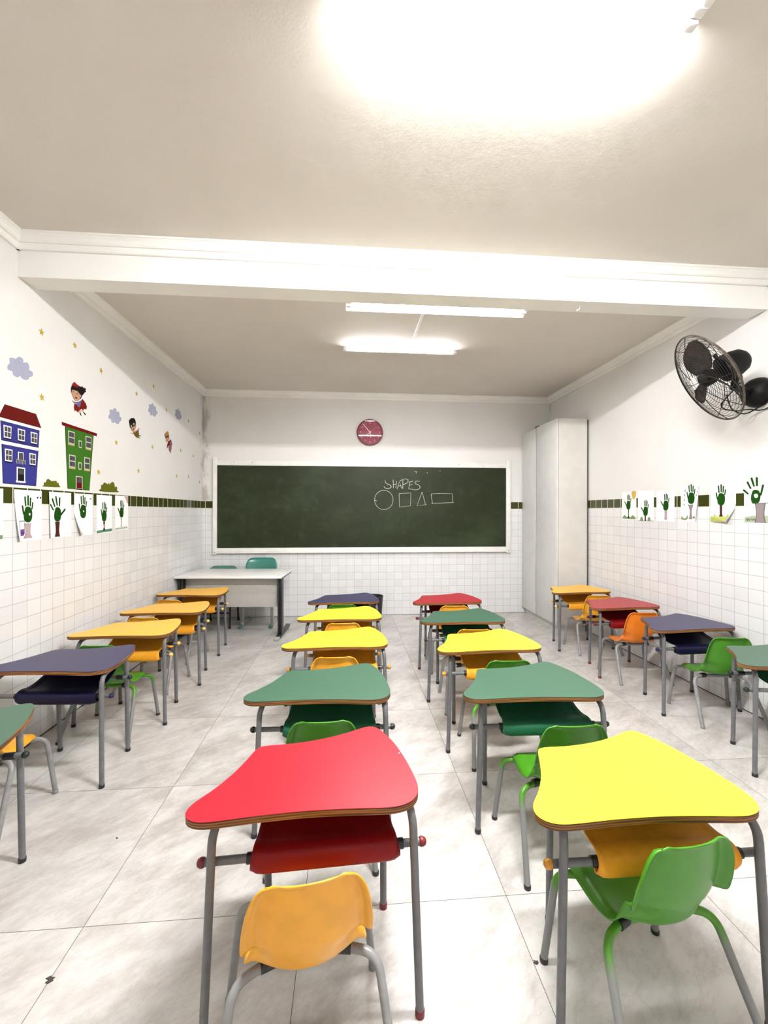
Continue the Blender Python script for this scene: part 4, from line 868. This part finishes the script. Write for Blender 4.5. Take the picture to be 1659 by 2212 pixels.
hand_(0.106, 0.146, 'close', 0.93); trunk(0.106, 0.095, 0.022, 0.016, 0.006, 0.020, 'ink_trunk'); draw('ground', [[(0.004, 0.002), (0.222, 0.010), (0.222, 0.034), (0.004, 0.022)]], 'ink_sea')
W, H, draw, hand_, trunk = sheet('left', 3.893, 4.112, 1.332, 1.640, 'green handprint tree with a pink sun in its corner, last on the left wall')
hand_(0.104, 0.160, 'thumb_left', 0.90); trunk(0.098, 0.112, 0.028, 0.008, 0.006, 0.008, 'ink_bark'); draw('sun', [[(0.150, 0.304), (0.217, 0.304), (0.217, 0.236), (0.196, 0.252), (0.178, 0.276)]], 'ink_rose'); draw('grass', [[(0.004, 0.004), (0.205, 0.010), (0.205, 0.030), (0.004, 0.020)]], 'ink_mint')
# right wall, from the blackboard towards the camera
W, H, draw, hand_, trunk = sheet('right', 4.430, 4.193, 1.418, 1.718, 'green handprint tree with a yellow sun and two bushes, by the tall cabinet')
hand_(0.112, 0.158, 'thumb_left', 0.92); trunk(0.112, 0.108, 0.016, 0.008, 0.006, 0.016, 'ink_trunk'); draw('sun', [smooth_poly([(0.165, 0.298), (0.170, 0.245), (0.190, 0.215), (0.220, 0.235), (0.232, 0.298)], 3)], 'ink_sun'); draw('grass', [[(0.01, 0.012), (0.228, 0.006), (0.222, 0.028), (0.18, 0.050), (0.145, 0.028), (0.08, 0.028), (0.05, 0.052), (0.02, 0.03)]], 'ink_leaf')
W, H, draw, hand_, trunk = sheet('right', 4.170, 3.938, 1.408, 1.716, 'green handprint tree with two round green shrubs, second from the tall cabinet')
hand_(0.116, 0.102, 'thumb_left', 0.92); trunk(0.112, 0.052, 0.004, 0.010, 0.009, 0.012, 'ink_trunk'); draw('shrub', [smooth_poly([(x - 0.018, 0.006), (x - 0.018, 0.03), (x, 0.044), (x + 0.018, 0.03), (x + 0.018, 0.006)], 3) for x in (0.058, 0.166)], 'ink_leaf'); draw('ground', [rect(0.004, 0.228, 0.0015, 0.0055)], 'ink_dkgreen')
W, H, draw, hand_, trunk = sheet('right', 3.903, 3.672, 1.412, 1.706, 'green handprint on a very faint pink trunk, third from the tall cabinet')
hand_(0.124, 0.152, 'thumb_left', 0.92); trunk(0.124, 0.100, 0.016, 0.018, 0.016, 0.018, 'ink_pink')
W, H, draw, hand_, trunk = sheet('right', 3.598, 3.392, 1.416, 1.735, 'green handprint tree with grey dashes around it, its right edge curling off the wall', ('r', 0.22, 1.2), 0.030)
hand_(0.118, 0.208, 'close', 0.98); trunk(0.112, 0.150, 0.022, 0.022, 0.008, 0.016, 'ink_bark', 'ink_trunk')
draw('dash', [rect(0.034 + 0.004 * i, 0.042 + 0.004 * i, 0.140 + 0.042 * i, 0.160 + 0.042 * i) for i in range(4)] + [rect(0.168 + 0.012 * i, 0.175 + 0.012 * i, 0.222 + 0.03 * i, 0.238 + 0.03 * i) for i in range(3)], 'ink_pencil'); draw('grass', [[(0.004, 0.018), (0.06, 0.012), (0.085, 0.03), (0.075, 0.062), (0.06, 0.03), (0.03, 0.03), (0.008, 0.052)], [(0.13, 0.03), (0.185, 0.03), (0.176, 0.085), (0.165, 0.04), (0.14, 0.05)]], 'ink_leaf')
W, H, draw, hand_, trunk = sheet('right', 3.286, 3.050, 1.416, 1.716, 'green handprint on a dark brown trunk in yellow grass, bottom corner curling off the wall', ('r', 0.45, 0.50), 0.060)
hand_(0.106, 0.190, 'close', 0.96); trunk(0.104, 0.140, 0.034, 0.012, 0.011, 0.026, 'ink_trunk'); draw('grass', [[(0.004, 0.004), (0.20, 0.004), (0.185, 0.052), (0.168, 0.070), (0.150, 0.050), (0.060, 0.048), (0.045, 0.072), (0.030, 0.046), (0.004, 0.05)]], 'ink_grass', 1)
W, H, draw, hand_, trunk = sheet('right', 2.982, 2.752, 1.416, 1.716, 'large green handprint with wide fingers on a grey trunk at the right edge')
hand_(0.092, 0.200, 'wide', 1.0, 0, (0.004, 0.006, 0.016)); trunk(0.128, 0.150, 0.006, 0.034, 0.026, 0.036, 'ink_bark', 'ink_pencil'); draw('branch', [rect(0.062, 0.205, 0.148, 0.153)], 'ink_pencil', 1); draw('ground', [[(0.004, 0.006), (0.226, 0.006), (0.226, 0.05), (0.18, 0.06), (0.06, 0.058), (0.004, 0.046)]], 'ink_mint', 0.6)
def scribble(x0, z0, w_):
    return [rect(x0 + i * w_ / 7, x0 + i * w_ / 7 + 0.0028, z0 + 0.004 * math.sin(i * 2.1), z0 + 0.016 + 0.004 * math.cos(i * 1.7)) for i in range(7)]
draw('pencil_scribble', scribble(0.018, 0.020, 0.034) + scribble(0.056, 0.022, 0.040), 'ink_black', 1)

# ---------------------------------------------------------------- scraps on the floor
MT['scrap'] = mat('dark_scrap', (0.05, 0.04, 0.04), 0.9)
for (x, y, s, lab) in ((-0.952, 1.434, 0.016, 'dark scrap lying on the tile joint at the lower left'), (0.265, 1.72, 0.005, 'tiny dark crumb on the tiles to the right of the red desk'), (0.62, 1.36, 0.010, 'small grey flake on the tiles left of the right foreground chair'), (-1.06, 2.03, 0.006, 'tiny dark crumb on the bare tiles between left wall desks and red desk')):
    mb = MB(); n = 9
    ring_ = [(x + s * (0.7 + 0.5 * math.sin(i * 2.7 + x * 9)) * math.cos(2 * PI * i / n), y + s * 0.7 * (0.8 + 0.4 * math.cos(i * 1.9)) * math.sin(2 * PI * i / n)) for i in range(n)]
    mb.prism(ring_, 0.0, 0.003)
    tag(obj('floor_scrap', mb, 'scrap', smooth=0), lab, 'scrap')
